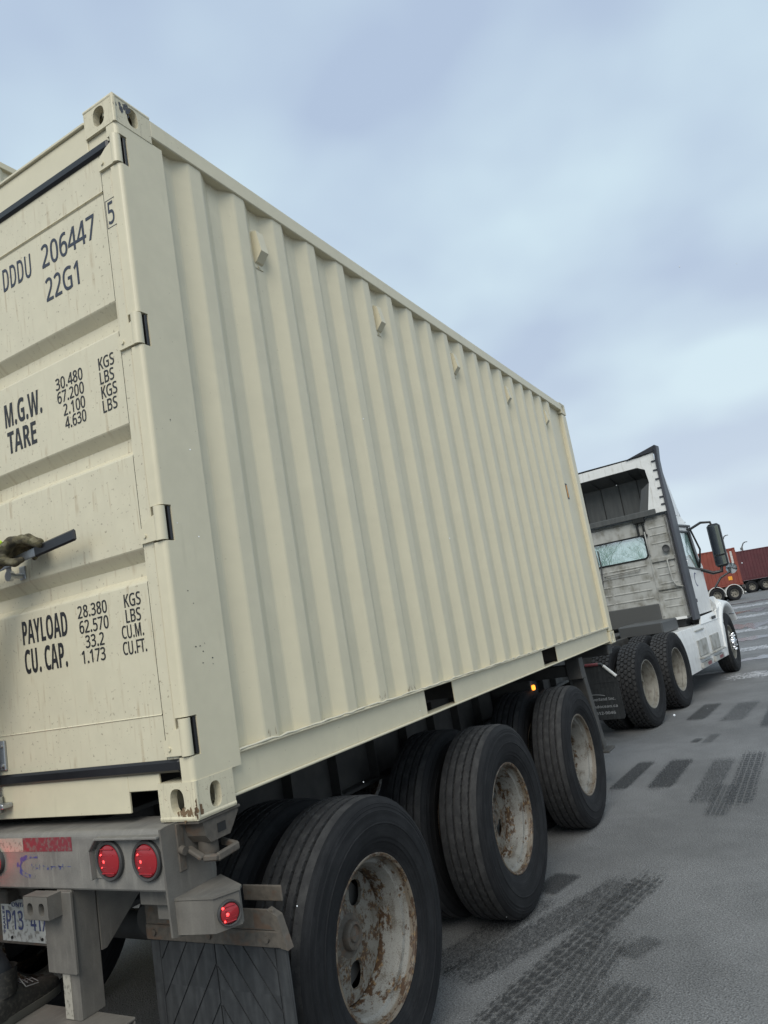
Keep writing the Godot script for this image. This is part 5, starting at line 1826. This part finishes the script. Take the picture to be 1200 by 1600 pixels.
# ------------------------------------------------------------------ far things
func far_trailer(label: String, at: Vector3, turn: float, length: float, guards: bool) -> void:
	# same axes as a container: origin under its rear right corner, forward -z
	var root := thing("trailer_chassis", label, "trailer", Vector3(at.x, 0, at.z), turn)
	var cx := -CW * 0.5
	var top := at.y - 0.01
	for e in [-0.47, 0.47]:
		box_part("main_beam", Vector3(cx + e - 0.07, top - 0.35, -length - 0.6), Vector3(cx + e + 0.07, top, 0.0), M.frame, root)
	for z in [0.08, -length + 0.2]:
		box_part("bolster", Vector3(-CW, top - 0.2, z - 0.2), Vector3(0, top - 0.002, z), M.frame, root, 0.01)
	box_part("rear_plate", Vector3(-CW + 0.05, top - 0.30, 0.085), Vector3(-0.05, top - 0.02, 0.12), M.chassis, root)
	for e in [-CW + 0.35, -0.35]:
		box_part("rear_lamp", Vector3(e - 0.12, top - 0.2, 0.121), Vector3(e + 0.12, top - 0.08, 0.135), M.lens, root)
		box_part("guard_post", Vector3(e - 0.05, 0.5, 0.02), Vector3(e + 0.05, top - 0.3, 0.10), M.chassis, root)
	box_part("guard_bar", Vector3(-CW + 0.1, 0.42, 0.02), Vector3(-0.1, 0.5, 0.11), M.white_ink, root)
	for z in [-0.75, -1.95]:
		for e in [-1.0, 1.0]:
			var ox: float = 0.03 if e > 0 else -CW - 0.03
			var w := wheel(root, Vector3(ox, 0.513, z), e, "rib", M.rim_clean, M.disc_clean, 0.5, true)
			w.scale = Vector3(1, 0.94, 0.94)
			w.position.y = 0.485
			wheel(root, Vector3(ox - e * 0.335, 0.513, z), e, "rib", M.rim_clean, M.disc_clean, 0.5, false)
			if guards:
				var s := start()
				T = Transform3D(Basis(), Vector3(0, 0.49, z))
				var rings := []
				for k in 15:
					var a := lerpf(-0.08, 1.08, k / 14.0) * PI
					rings.append([Vector3(ox + e * 0.02, sin(a) * 0.58, cos(a) * 0.58), Vector3(ox + e * 0.02, sin(a) * 0.62, cos(a) * 0.62), Vector3(ox - e * 0.58, sin(a) * 0.62, cos(a) * 0.62), Vector3(ox - e * 0.58, sin(a) * 0.58, cos(a) * 0.58)])
				skin(s, rings, true, true, false)
				T = Transform3D()
				part("mudguard", s, M.white_ink, root)
		var s := start()
		tube(s, [Vector3(cx - 1.0, 0.513, z), Vector3(cx + 1.0, 0.513, z)], 0.07, 12)
		part("axle", s, M.frame, root)
	for e in [-0.6, 0.6]:
		box_part("landing_leg", Vector3(cx + e - 0.06, 0.0, -length + 1.9), Vector3(cx + e + 0.06, top - 0.02, -length + 2.02), M.frame, root)
	box_part("side_box", Vector3(-0.5, top - 0.55, -5.2), Vector3(-0.1, top - 0.36, -3.6), M.frame, root)

func far_things() -> void:
	# orange-red container, rear end to the right, seen on its left side
	var th := deg_to_rad(118.4)
	var corner := Vector3(-1.52, 0.98, -54.0)
	var c := corner + Vector3(-0.475, 0, -0.88) * CW
	var red := container("orange-red container with white upright lettering behind the truck's mirror", "", c, th, M.red, M.red, false)
	var s := start()
	rng.seed = 3
	for col in [[-0.62, 1.30, 2.32, 0.055], [-0.34, 1.55, 2.32, 0.075]]:
		var y: float = col[1]
		while y < col[2]:
			var hh := rng.randf_range(0.05, 0.08)
			bx(s, Vector3(-CW + 0.0035, y, col[0] - col[3]), Vector3(-CW + 0.0075, y + hh, col[0] + col[3]), 0.0)
			y += hh + 0.02
	bx(s, Vector3(-CW + 0.0035, 1.30, -0.46), Vector3(-CW + 0.0075, 1.42, -0.30), 0.0)
	part("upright_lettering", s, M.white_ink, red)
	s = start()
	bx(s, Vector3(-CW + 0.003, 0.42, -0.92), Vector3(-CW + 0.0075, 0.68, -0.64), 0.0)
	part("placard", s, M.orange_label, red)
	far_trailer("tandem chassis with pale mudguards under the orange-red container", c, th, CL, true)
	# maroon container, rear end to the left, seen on its right side
	th = deg_to_rad(-61.6)
	c = Vector3(-2.4, 1.06, -67.6)
	container("dark maroon container at the right edge beyond the orange-red one", "", c, th, M.maroon, M.maroon, false, 2.591, 12.19)
	far_trailer("dark chassis with pale wheel rims under the maroon container", c, th, 12.19, false)
	# yard lamp posts behind them
	for k in 2:
		var p: Vector3 = [Vector3(-5.15, 0, -97.4), Vector3(-3.3, 0, -98.6)][k]
		var hh: float = [6.7, 5.5][k]
		var lp := thing("lamp_post", ["taller bent lamp post rising behind the orange-red container", "shorter bent lamp post rising behind the maroon container"][k], "lamp post", p, 0.0, "lamp posts behind the far containers")
		s = start()
		tube(s, [Vector3(0, 0, 0), Vector3(0, hh - 0.9, 0), Vector3(0.02, hh - 0.5, 0), Vector3(0.25, hh - 0.1, 0.05), Vector3(0.5, hh, 0.08)], [0.13, 0.09, 0.08, 0.07, 0.05], 10)
		part("pole", s, M.pole, lp)
		s = start()
		bxc(s, Vector3(0.55, hh, 0.08), Vector3(0.4, 0.1, 0.2), 0.03)
		part("lamp_head", s, M.pole, lp)
		s = start()
		bxc(s, Vector3(-0.12, hh - 0.75, 0.0), Vector3(0.22, 0.35, 0.2), 0.03)
		part("control_box", s, M.pole, lp)
	# bare trees that show through the cab's rear window
	for k in 3:
		tree([Vector3(-15.5, 0, -80.0), Vector3(-18.0, 0, -84.0), Vector3(-12.2, 0, -88.0)][k], [6.6, 8.2, 7.4][k], 100 + k, ["leafless tree seen low through the cab's rear window", "leafless tree left of the one behind the cab's rear window", "leafless tree right of the one behind the cab's rear window"][k])

func tree(at: Vector3, height: float, seed_: int, label: String) -> void:
	var root := thing("bare_tree", label, "tree", at, 0.0, "leafless trees beyond the yard")
	rng.seed = seed_
	var s := start()
	tube(s, [Vector3.ZERO, Vector3(0.05, height * 0.3, 0.02), Vector3(-0.05, height * 0.62, 0.05)], [0.2, 0.15, 0.09], 9)
	part("trunk", s, M.bark, root)
	s = start()
	twig(s, Vector3(-0.05, height * 0.60, 0.05), Vector3(0, 1, 0), height * 0.2, 0.085, 5)
	for k in 7:
		var y := height * rng.randf_range(0.28, 0.6)
		var a := rng.randf() * TAU
		twig(s, Vector3(0, y, 0.03), Vector3(cos(a), rng.randf_range(0.5, 1.0), sin(a)).normalized(), height * 0.2, 0.06, 4)
	part("crown", s, M.bark, root)

func twig(s: SurfaceTool, p: Vector3, d: Vector3, len: float, r: float, depth: int) -> void:
	var q := p + d * len
	tube(s, [p, p.lerp(q, 0.5) + Vector3(rng.randf() - 0.5, 0, rng.randf() - 0.5) * len * 0.12, q], [r, r * 0.8, r * 0.6], 5 if depth > 2 else 3)
	if depth == 0:
		return
	for k in (3 if depth > 1 else 4):
		var nd := (d + Vector3(rng.randf_range(-1, 1), rng.randf_range(-0.3, 0.7), rng.randf_range(-1, 1)) * 0.75).normalized()
		twig(s, q, nd, len * rng.randf_range(0.6, 0.85), r * 0.58, depth - 1)

# ------------------------------------------------------------------ person
func blob(bones: Array, cell: float, k: float, tint := true, wrinkle := 0.0) -> Mesh:
	# tapered capsules joined by a smooth minimum, meshed as surface nets; bone = [a, b, ra, rb, colour]
	var lo := Vector3.ONE * 1e9
	var hi := -lo
	for b in bones:
		var r: float = maxf(b[2], b[3]) + cell * 3.0
		lo = lo.min(b[0] - Vector3.ONE * r).min(b[1] - Vector3.ONE * r)
		hi = hi.max(b[0] + Vector3.ONE * r).max(b[1] + Vector3.ONE * r)
	var n := Vector3i(((hi - lo) / cell).ceil()) + Vector3i.ONE * 2
	var f := PackedFloat32Array()
	f.resize(n.x * n.y * n.z)
	f.fill(1.0)
	var owner := PackedInt32Array()
	owner.resize(f.size())
	var near := PackedFloat32Array()
	near.resize(f.size())
	near.fill(1e9)
	for bi in bones.size():
		var b: Array = bones[bi]
		var a: Vector3 = b[0]
		var ab: Vector3 = b[1] - a
		var l2 := maxf(ab.length_squared(), 1e-9)
		var ra: float = b[2]
		var rb: float = b[3]
		var m := maxf(ra, rb) + cell * 2.5 + k
		var i0 := Vector3i(((a.min(b[1]) - Vector3.ONE * m - lo) / cell).floor()).clamp(Vector3i.ZERO, n - Vector3i.ONE)
		var i1 := Vector3i(((a.max(b[1]) + Vector3.ONE * m - lo) / cell).ceil()).clamp(Vector3i.ZERO, n - Vector3i.ONE)
		for z in range(i0.z, i1.z + 1):
			for y in range(i0.y, i1.y + 1):
				var at := (z * n.y + y) * n.x
				for x in range(i0.x, i1.x + 1):
					var p := lo + Vector3(x, y, z) * cell
					var t := clampf((p - a).dot(ab) / l2, 0.0, 1.0)
					var d := (p - a - ab * t).length() - lerpf(ra, rb, t)
					var g := f[at + x]
					if d < near[at + x]:
						near[at + x] = d
						owner[at + x] = bi
					var hh := maxf(k - absf(g - d), 0.0) / k
					f[at + x] = minf(g, d) - hh * hh * k * 0.25
	if wrinkle > 0.0:
		var wn := FastNoiseLite.new()
		wn.seed = 6
		wn.frequency = 7.0
		wn.fractal_octaves = 2
		for z in n.z:
			for y in n.y:
				var at := (z * n.y + y) * n.x
				for x in n.x:
					if absf(f[at + x]) < 0.1:
						var p := lo + Vector3(x, y, z) * cell
						f[at + x] += wn.get_noise_3d(p.x, p.y * 2.6 + p.x * 0.8, p.z) * wrinkle
	var ids := {}
	var verts := []
	var cols := []
	var st := SurfaceTool.new()
	st.begin(Mesh.PRIMITIVE_TRIANGLES)
	st.set_smooth_group(0)
	var step := [1, n.x, n.x * n.y]
	for z in n.z - 1:
		for y in n.y - 1:
			for x in n.x - 1:
				var c := (z * n.y + y) * n.x + x
				var mask := 0
				for j in 8:
					if f[c + (j & 1) + ((j >> 1) & 1) * step[1] + ((j >> 2) & 1) * step[2]] < 0.0:
						mask |= 1 << j
				if mask == 0 or mask == 255:
					continue
				var sum := Vector3()
				var cnt := 0
				for e in [[0, 1], [2, 3], [4, 5], [6, 7], [0, 2], [1, 3], [4, 6], [5, 7], [0, 4], [1, 5], [2, 6], [3, 7]]:
					var ja: int = e[0]
					var jb: int = e[1]
					if ((mask >> ja) & 1) != ((mask >> jb) & 1):
						var va := f[c + (ja & 1) + ((ja >> 1) & 1) * step[1] + ((ja >> 2) & 1) * step[2]]
						var vb := f[c + (jb & 1) + ((jb >> 1) & 1) * step[1] + ((jb >> 2) & 1) * step[2]]
						var pa := Vector3(ja & 1, (ja >> 1) & 1, (ja >> 2) & 1)
						var pb := Vector3(jb & 1, (jb >> 1) & 1, (jb >> 2) & 1)
						sum += pa.lerp(pb, va / (va - vb))
						cnt += 1
				ids[c] = verts.size()
				verts.append(lo + (Vector3(x, y, z) + sum / cnt) * cell)
				cols.append(bones[owner[c]][4] if tint else Color.WHITE)
	for c in ids:
		var x: int = c % n.x
		var y: int = (c / n.x) % n.y
		var z: int = c / (n.x * n.y)
		for ax in 3:
			var o: int = c + step[ax]
			if (f[c] < 0.0) == (f[o] < 0.0):
				continue
			var u: int = step[(ax + 1) % 3]
			var v: int = step[(ax + 2) % 3]
			var q := [c, c - u, c - u - v, c - v]
			if not (ids.has(q[1]) and ids.has(q[2]) and ids.has(q[3])):
				continue
			if f[c] >= 0.0:
				q.reverse()
			for j in [0, 2, 1, 0, 3, 2]:
				st.set_color(cols[ids[q[j]]])
				st.add_vertex(verts[ids[q[j]]])
	st.generate_normals()
	return st.commit()

func boot(root: Node, heel: Vector3, toe: Vector3, ankle: Vector3) -> void:
	var u := (toe - heel).normalized()
	var side := u.cross(Vector3.UP).normalized()
	var len := heel.distance_to(toe)
	var s := start()
	var rings := []
	for e in [[0.0, 0.030, 0.07], [0.04, 0.034, 0.095], [0.15, 0.037, 0.115], [0.32, 0.038, 0.118], [0.46, 0.042, 0.098], [0.60, 0.047, 0.082], [0.74, 0.050, 0.074], [0.86, 0.047, 0.068], [0.94, 0.039, 0.060], [0.985, 0.024, 0.047], [1.0, 0.006, 0.036]]:
		var ring := []
		for k in 16:
			var a := PI * k / 15.0
			ring.append(heel + u * len * e[0] + side * cos(a) * e[1] * (1.0 + 0.1 * sin(a)) + Vector3.UP * (0.026 + pow(maxf(sin(a), 0.0), 0.62) * (e[2] - 0.026)))
		rings.append(ring)
	skin(s, rings, false, true)
	rings = []
	for k in 5:
		var ring := []
		var c := (heel + u * len * 0.24 + Vector3.UP * 0.09).lerp(ankle + Vector3.UP * 0.06, k / 4.0)
		for q in 16:
			var a := TAU * q / 16.0
			ring.append(c + side * cos(a) * (0.040 + 0.003 * k) + u * sin(a) * (0.052 + 0.002 * k))
		rings.append(ring)
	skin(s, rings, true, false)
	var b := part("boot", s, M.leather, root)
	s = start()
	var lay := []
	for y in [0.0, 0.005, 0.022, 0.028]:
		var ring := []
		for k in 28:
			var a := TAU * k / 28.0
			var t := 0.5 + 0.52 * cos(a)
			var w := (0.040 + 0.014 * sst(0.3, 0.75, t)) * pow(maxf(1.0 - pow(absf(cos(a)), 4.0), 0.0), 0.45)
			ring.append(heel + u * len * t + side * signf(sin(a)) * w * (1.0 if y > 0.001 else 0.96) + Vector3.UP * y)
		lay.append(ring)
	skin(s, lay, true, true)
	part("sole", s, M.sole, b)
	s = start()
	for k in 4:
		var t := 0.40 + 0.075 * k
		var hgt := lerpf(0.112, 0.088, k / 3.0)
		var c := heel + u * len * t + Vector3.UP * hgt
		tube(s, [c - side * 0.026 - Vector3.UP * 0.012, c + u * 0.01, c + side * 0.026 - Vector3.UP * 0.012 + u * 0.012], 0.0017, 5)
	var c0 := heel + u * len * 0.42 + Vector3.UP * 0.112
	tube(s, [c0, c0 + side * 0.02 + Vector3.UP * 0.006, c0 + side * 0.045 - Vector3.UP * 0.02, c0 + side * 0.05 + u * 0.05 - Vector3.UP * 0.03], 0.002, 5)
	part("lace", s, M.lace, b)

func person() -> void:
	var root := thing("person", "person in dark work clothes and camouflage glove gripping the container's door handle", "person", Vector3(-1.1, 0.594, 0.2))
	var at := -root.position
	var skin_c := Color(0.38, 0.23, 0.16)
	var coat := Color(0.028, 0.030, 0.036)
	var jean := Color(0.014, 0.016, 0.020)
	var y := 0.594
	var bones := []
	var add := func(a: Vector3, b: Vector3, ra: float, rb: float, c: Color) -> void:
		bones.append([a + at, b + at, ra, rb, c])
	# legs
	add.call(Vector3(-1.06, 1.47, 0.40), Vector3(-0.955, 1.06, 0.26), 0.098, 0.070, jean)
	add.call(Vector3(-0.955, 1.06, 0.26), Vector3(-0.900, 0.74, 0.150), 0.066, 0.056, jean)
	add.call(Vector3(-0.900, 0.76, 0.15), Vector3(-0.895, 0.71, 0.135), 0.056, 0.060, jean)
	add.call(Vector3(-1.26, 1.47, 0.40), Vector3(-1.30, 1.06, 0.27), 0.098, 0.070, jean)
	add.call(Vector3(-1.30, 1.06, 0.27), Vector3(-1.29, 0.70, 0.140), 0.066, 0.060, jean)
	# trunk
	add.call(Vector3(-1.09, 1.50, 0.40), Vector3(-1.23, 1.50, 0.40), 0.13, 0.13, jean)
	add.call(Vector3(-1.16, 1.55, 0.40), Vector3(-1.16, 1.75, 0.40), 0.155, 0.165, coat)
	add.call(Vector3(-1.09, 1.84, 0.39), Vector3(-1.23, 1.84, 0.39), 0.145, 0.145, coat)
	add.call(Vector3(-1.00, 1.93, 0.38), Vector3(-1.32, 1.93, 0.38), 0.085, 0.085, coat)
	add.call(Vector3(-1.16, 1.98, 0.38), Vector3(-1.16, 2.08, 0.365), 0.062, 0.058, skin_c)
	# arms
	add.call(Vector3(-0.98, 1.94, 0.37), Vector3(-0.90, 1.86, 0.24), 0.072, 0.060, coat)
	add.call(Vector3(-0.90, 1.86, 0.24), Vector3(-0.815, 2.10, 0.155), 0.056, 0.044, coat)
	add.call(Vector3(-1.34, 1.94, 0.37), Vector3(-1.45, 1.74, 0.26), 0.072, 0.060, coat)
	add.call(Vector3(-1.45, 1.74, 0.26), Vector3(-1.42, 1.90, 0.09), 0.056, 0.042, coat)
	# head
	add.call(Vector3(-1.16, 2.17, 0.35), Vector3(-1.16, 2.24, 0.355), 0.070, 0.088, skin_c)
	add.call(Vector3(-1.16, 2.125, 0.305), Vector3(-1.16, 2.15, 0.33), 0.035, 0.05, skin_c)
	var body := put("body", blob(bones, 0.018, 0.05, true, 0.014), M.cloth, root)
	# face: nose, eyes, mouth, ears; knitted cap
	var s := start()
	T = Transform3D(Basis(), at)
	extrude(s, PackedVector2Array([Vector2(-0.275, 2.215), Vector2(-0.255, 2.178), Vector2(-0.275, 2.170)]), -1.170, -1.150, Transform3D(Basis(Vector3(0, 0, -1), Vector3.UP, Vector3(1, 0, 0)), Vector3(0, 0, 0.008)))
	for e in [-1.0, 1.0]:
		bxc(s, Vector3(-1.16 + e * 0.086, 2.20, 0.355), Vector3(0.018, 0.06, 0.036), 0.006)
	T = Transform3D()
	var face := mat(skin_c, 0.6)
	part("face", s, face, body)
	s = start()
	T = Transform3D(Basis(), at)
	for e in [-1.0, 1.0]:
		tube(s, [Vector3(-1.16 + e * 0.032, 2.213, 0.283), Vector3(-1.16 + e * 0.032, 2.213, 0.276)], 0.008, 8)
	bxc(s, Vector3(-1.16, 2.135, 0.272), Vector3(0.045, 0.006, 0.008), 0.002)
	T = Transform3D()
	part("eyes_and_mouth", s, M.black, body)
	s = start()
	T = Transform3D(Basis(Vector3(0, 0, 1), PI / 2), Vector3(-1.16, 2.24, 0.355) + at)
	lathe(s, [Vector2(-0.01, 0.098), Vector2(0.03, 0.100), Vector2(0.07, 0.085), Vector2(0.095, 0.05), Vector2(0.105, 0.001)], 28)
	T = Transform3D()
	part("knitted_cap", s, M.interior, body)
	# boots on the guard bar
	boot_at(root, Vector3(-0.842, y + 0.001, 0.205), Vector3(-0.900, y + 0.001, -0.090), Vector3(-0.875, y + 0.11, 0.13), at)
	boot_at(root, Vector3(-1.275, y + 0.001, 0.205), Vector3(-1.31, y + 0.001, -0.090), Vector3(-1.285, y + 0.11, 0.14), at)
	# gloved right hand over the handle
	var g := []
	var C := Color.WHITE
	var ch := [
		[Vector3(-0.665, 2.226, 0.098), Vector3(-0.610, 2.226, 0.092), Vector3(-0.562, 2.198, 0.082), Vector3(-0.540, 2.178, 0.074), 0.0140],
		[Vector3(-0.680, 2.232, 0.072), Vector3(-0.625, 2.234, 0.055), Vector3(-0.585, 2.203, 0.040), Vector3(-0.580, 2.170, 0.040), 0.0145],
		[Vector3(-0.698, 2.226, 0.050), Vector3(-0.645, 2.226, 0.032), Vector3(-0.613, 2.194, 0.022), Vector3(-0.612, 2.160, 0.030), 0.0138],
		[Vector3(-0.712, 2.212, 0.032), Vector3(-0.668, 2.208, 0.016), Vector3(-0.645, 2.180, 0.012), Vector3(-0.645, 2.152, 0.022), 0.0122]]
	for c in ch:
		for k in 4:
			c[k] += Vector3(0.0, [-0.012, -0.012, -0.006, 0.0][k], 0.0)
		for k in 3:
			g.append([c[k] + at, c[k + 1] + at, c[4] * (1.08 - 0.07 * k), c[4] * (1.0 - 0.08 * k), C])
		g.append([c[0] + at, Vector3(-0.755, 2.160, 0.105) + at, 0.020, 0.030, C])
	g.append([Vector3(-0.750, 2.165, 0.118) + at, Vector3(-0.700, 2.150, 0.112) + at, 0.024, 0.0185, C])
	g.append([Vector3(-0.700, 2.150, 0.112) + at, Vector3(-0.662, 2.136, 0.092) + at, 0.0160, 0.0140, C])
	g.append([Vector3(-0.662, 2.136, 0.092) + at, Vector3(-0.640, 2.142, 0.080) + at, 0.0135, 0.0115, C])
	g.append([Vector3(-0.755, 2.170, 0.108) + at, Vector3(-0.815, 2.105, 0.155) + at, 0.036, 0.048, C])
	var gl := put("glove", blob(g, 0.0045, 0.010, false), M.camo, root)
	s = start()
	T = Transform3D(Basis(), at)
	tube(s, [Vector3(-0.690, 2.193, 0.116), Vector3(-0.688, 2.221, 0.103), Vector3(-0.690, 2.229, 0.080)], 0.007, 8)
	tube(s, [Vector3(-0.652, 2.204, 0.106), Vector3(-0.648, 2.222, 0.094), Vector3(-0.652, 2.227, 0.075)], 0.006, 8)
	T = Transform3D()
	part("knuckle_band", s, M.glove_grey, gl)
	s = start()
	T = Transform3D(Basis(), at)
	tube(s, [Vector3(-0.722, 2.193, 0.126), Vector3(-0.716, 2.212, 0.118), Vector3(-0.713, 2.224, 0.104)], 0.009, 8)
	T = Transform3D()
	part("bright_patch", s, M.hi_vis, gl)
	# left hand resting on the locking bar of the other leaf
	g = []
	for k in 4:
		var hx := 1.95 - 0.022 * k
		g.append([Vector3(-1.425, hx - 0.01, 0.075) + at, Vector3(-1.455, hx, 0.030) + at, 0.012, 0.011, C])
		g.append([Vector3(-1.455, hx, 0.030) + at, Vector3(-1.440, hx, 0.000) + at, 0.011, 0.010, C])
		g.append([Vector3(-1.425, hx - 0.01, 0.075) + at, Vector3(-1.42, 1.90, 0.10) + at, 0.016, 0.028, C])
	g.append([Vector3(-1.41, 1.91, 0.09) + at, Vector3(-1.395, 1.955, 0.05) + at, 0.016, 0.012, C])
	put("glove", blob(g, 0.006, 0.010, false), M.camo, root)

func boot_at(root: Node, heel: Vector3, toe: Vector3, ankle: Vector3, at: Vector3) -> void:
	boot(root, heel + at, toe + at, ankle + at)

func snow() -> void:
	# a few flakes in the air
	var s := start()
	rng.seed = 88
	var cam := Vector3(1.76217, 0.46192 + H, 1.72831)
	for k in 46:
		var d := Vector3(rng.randf_range(-1.0, 0.1), rng.randf_range(-0.45, 0.5), -1.0).normalized()
		var p := cam + d * rng.randf_range(1.3, 7.0)
		if p.x < 0.12 or p.y < 0.1:
			continue
		var r := rng.randf_range(0.0012, 0.0024)
		for q in 4:
			var a := TAU * q / 4.0
			var b := TAU * (q + 1) / 4.0
			poly(s, [p + Vector3(cos(a), 0, sin(a)) * r, p + Vector3(cos(b), 0, sin(b)) * r, p + Vector3(0, r, 0)], Vector3(cos(a), 1, sin(a)))
			poly(s, [p + Vector3(cos(a), 0, sin(a)) * r, p + Vector3(cos(b), 0, sin(b)) * r, p - Vector3(0, r, 0)], Vector3(cos(a), -1, sin(a)))
	var o := part("snowflakes", s, M.snow, self)
	tag(o, "sparse small snowflakes drifting in the air", "snow", "", "stuff")

# ------------------------------------------------------------------ scene
func make_sky() -> Sky:
	var w := 1024
	var h := 512
	var n := FastNoiseLite.new()
	n.noise_type = FastNoiseLite.TYPE_SIMPLEX_SMOOTH
	n.seed = 1027
	n.frequency = 1.3
	n.fractal_octaves = 5
	n.fractal_gain = 0.42
	var im := Image.create(w, h, false, Image.FORMAT_RGBF)
	for y in h:
		var el := PI * (0.5 - (y + 0.5) / h)
		for x in w:
			var az := TAU * ((x + 0.5) / w - 0.5)
			var d := Vector3(cos(el) * sin(az), sin(el), -cos(el) * cos(az))
			# clouds lie on a flat layer: closer together towards the horizon
			var k := 1.0 / (maxf(d.y, 0.0) + 0.28)
			var v := n.get_noise_3d(d.x * k * 1.1, d.y * 0.6, d.z * k * 1.1)
			var t := clampf(0.52 + v * 1.3, 0.0, 1.0)
			var c := Color(0.425, 0.525, 0.685).lerp(Color(0.620, 0.775, 0.855), t)
			var hz := pow(1.0 - clampf(d.y, 0.0, 1.0), 4.0)
			c = c.lerp(Color(0.70, 0.785, 0.85), hz * 0.8)
			if d.y < 0.0:
				c = Color(0.2, 0.2, 0.2)
			im.set_pixel(x, y, c)
	var m := PanoramaSkyMaterial.new()
	m.panorama = ImageTexture.create_from_image(im)
	var s := Sky.new()
	s.sky_material = m
	return s

func _ready() -> void:
	# camera: a phone held beside the rear wheels, rolled to the right
	var cam := Camera3D.new()
	cam.name = "camera"
	cam.fov = 70.594
	cam.near = 0.05
	cam.far = 3000.0
	var fwd := Vector3(-0.46782852, 0.166601, -0.86797499)
	var up := Vector3(0.22708213, 0.971762, 0.06412746)
	cam.transform = Transform3D(Basis(fwd.cross(up).normalized(), up, -fwd).orthonormalized(), Vector3(1.76217342, 0.461922 + H, 1.72830859))
	add_child(cam)
	cam.current = true
	# overcast sky and the veiled sun behind the photographer
	var env := Environment.new()
	env.background_mode = Environment.BG_SKY
	env.sky = make_sky()
	env.background_energy_multiplier = 0.66
	env.tonemap_mode = Environment.TONE_MAPPER_LINEAR
	env.tonemap_exposure = 1.6
	env.sdfgi_enabled = true
	env.ssao_enabled = true
	env.ssil_enabled = true
	var we := WorldEnvironment.new()
	we.name = "world"
	we.environment = env
	add_child(we)
	var sun := DirectionalLight3D.new()
	sun.name = "sun"
	sun.light_energy = 0.5
	sun.light_angular_distance = 40.0
	sun.light_color = Color(1.0, 0.975, 0.93)
	sun.shadow_enabled = true
	add_child(sun)
	sun.look_at_from_position(Vector3(0.34, 1.0, 0.95) * 10.0, Vector3.ZERO)
	# setting, then things
	make_materials()
	make_ground()
	near_container()
	trailer()
	tractor()
	person()
	stack_containers()
	far_things()
	snow()
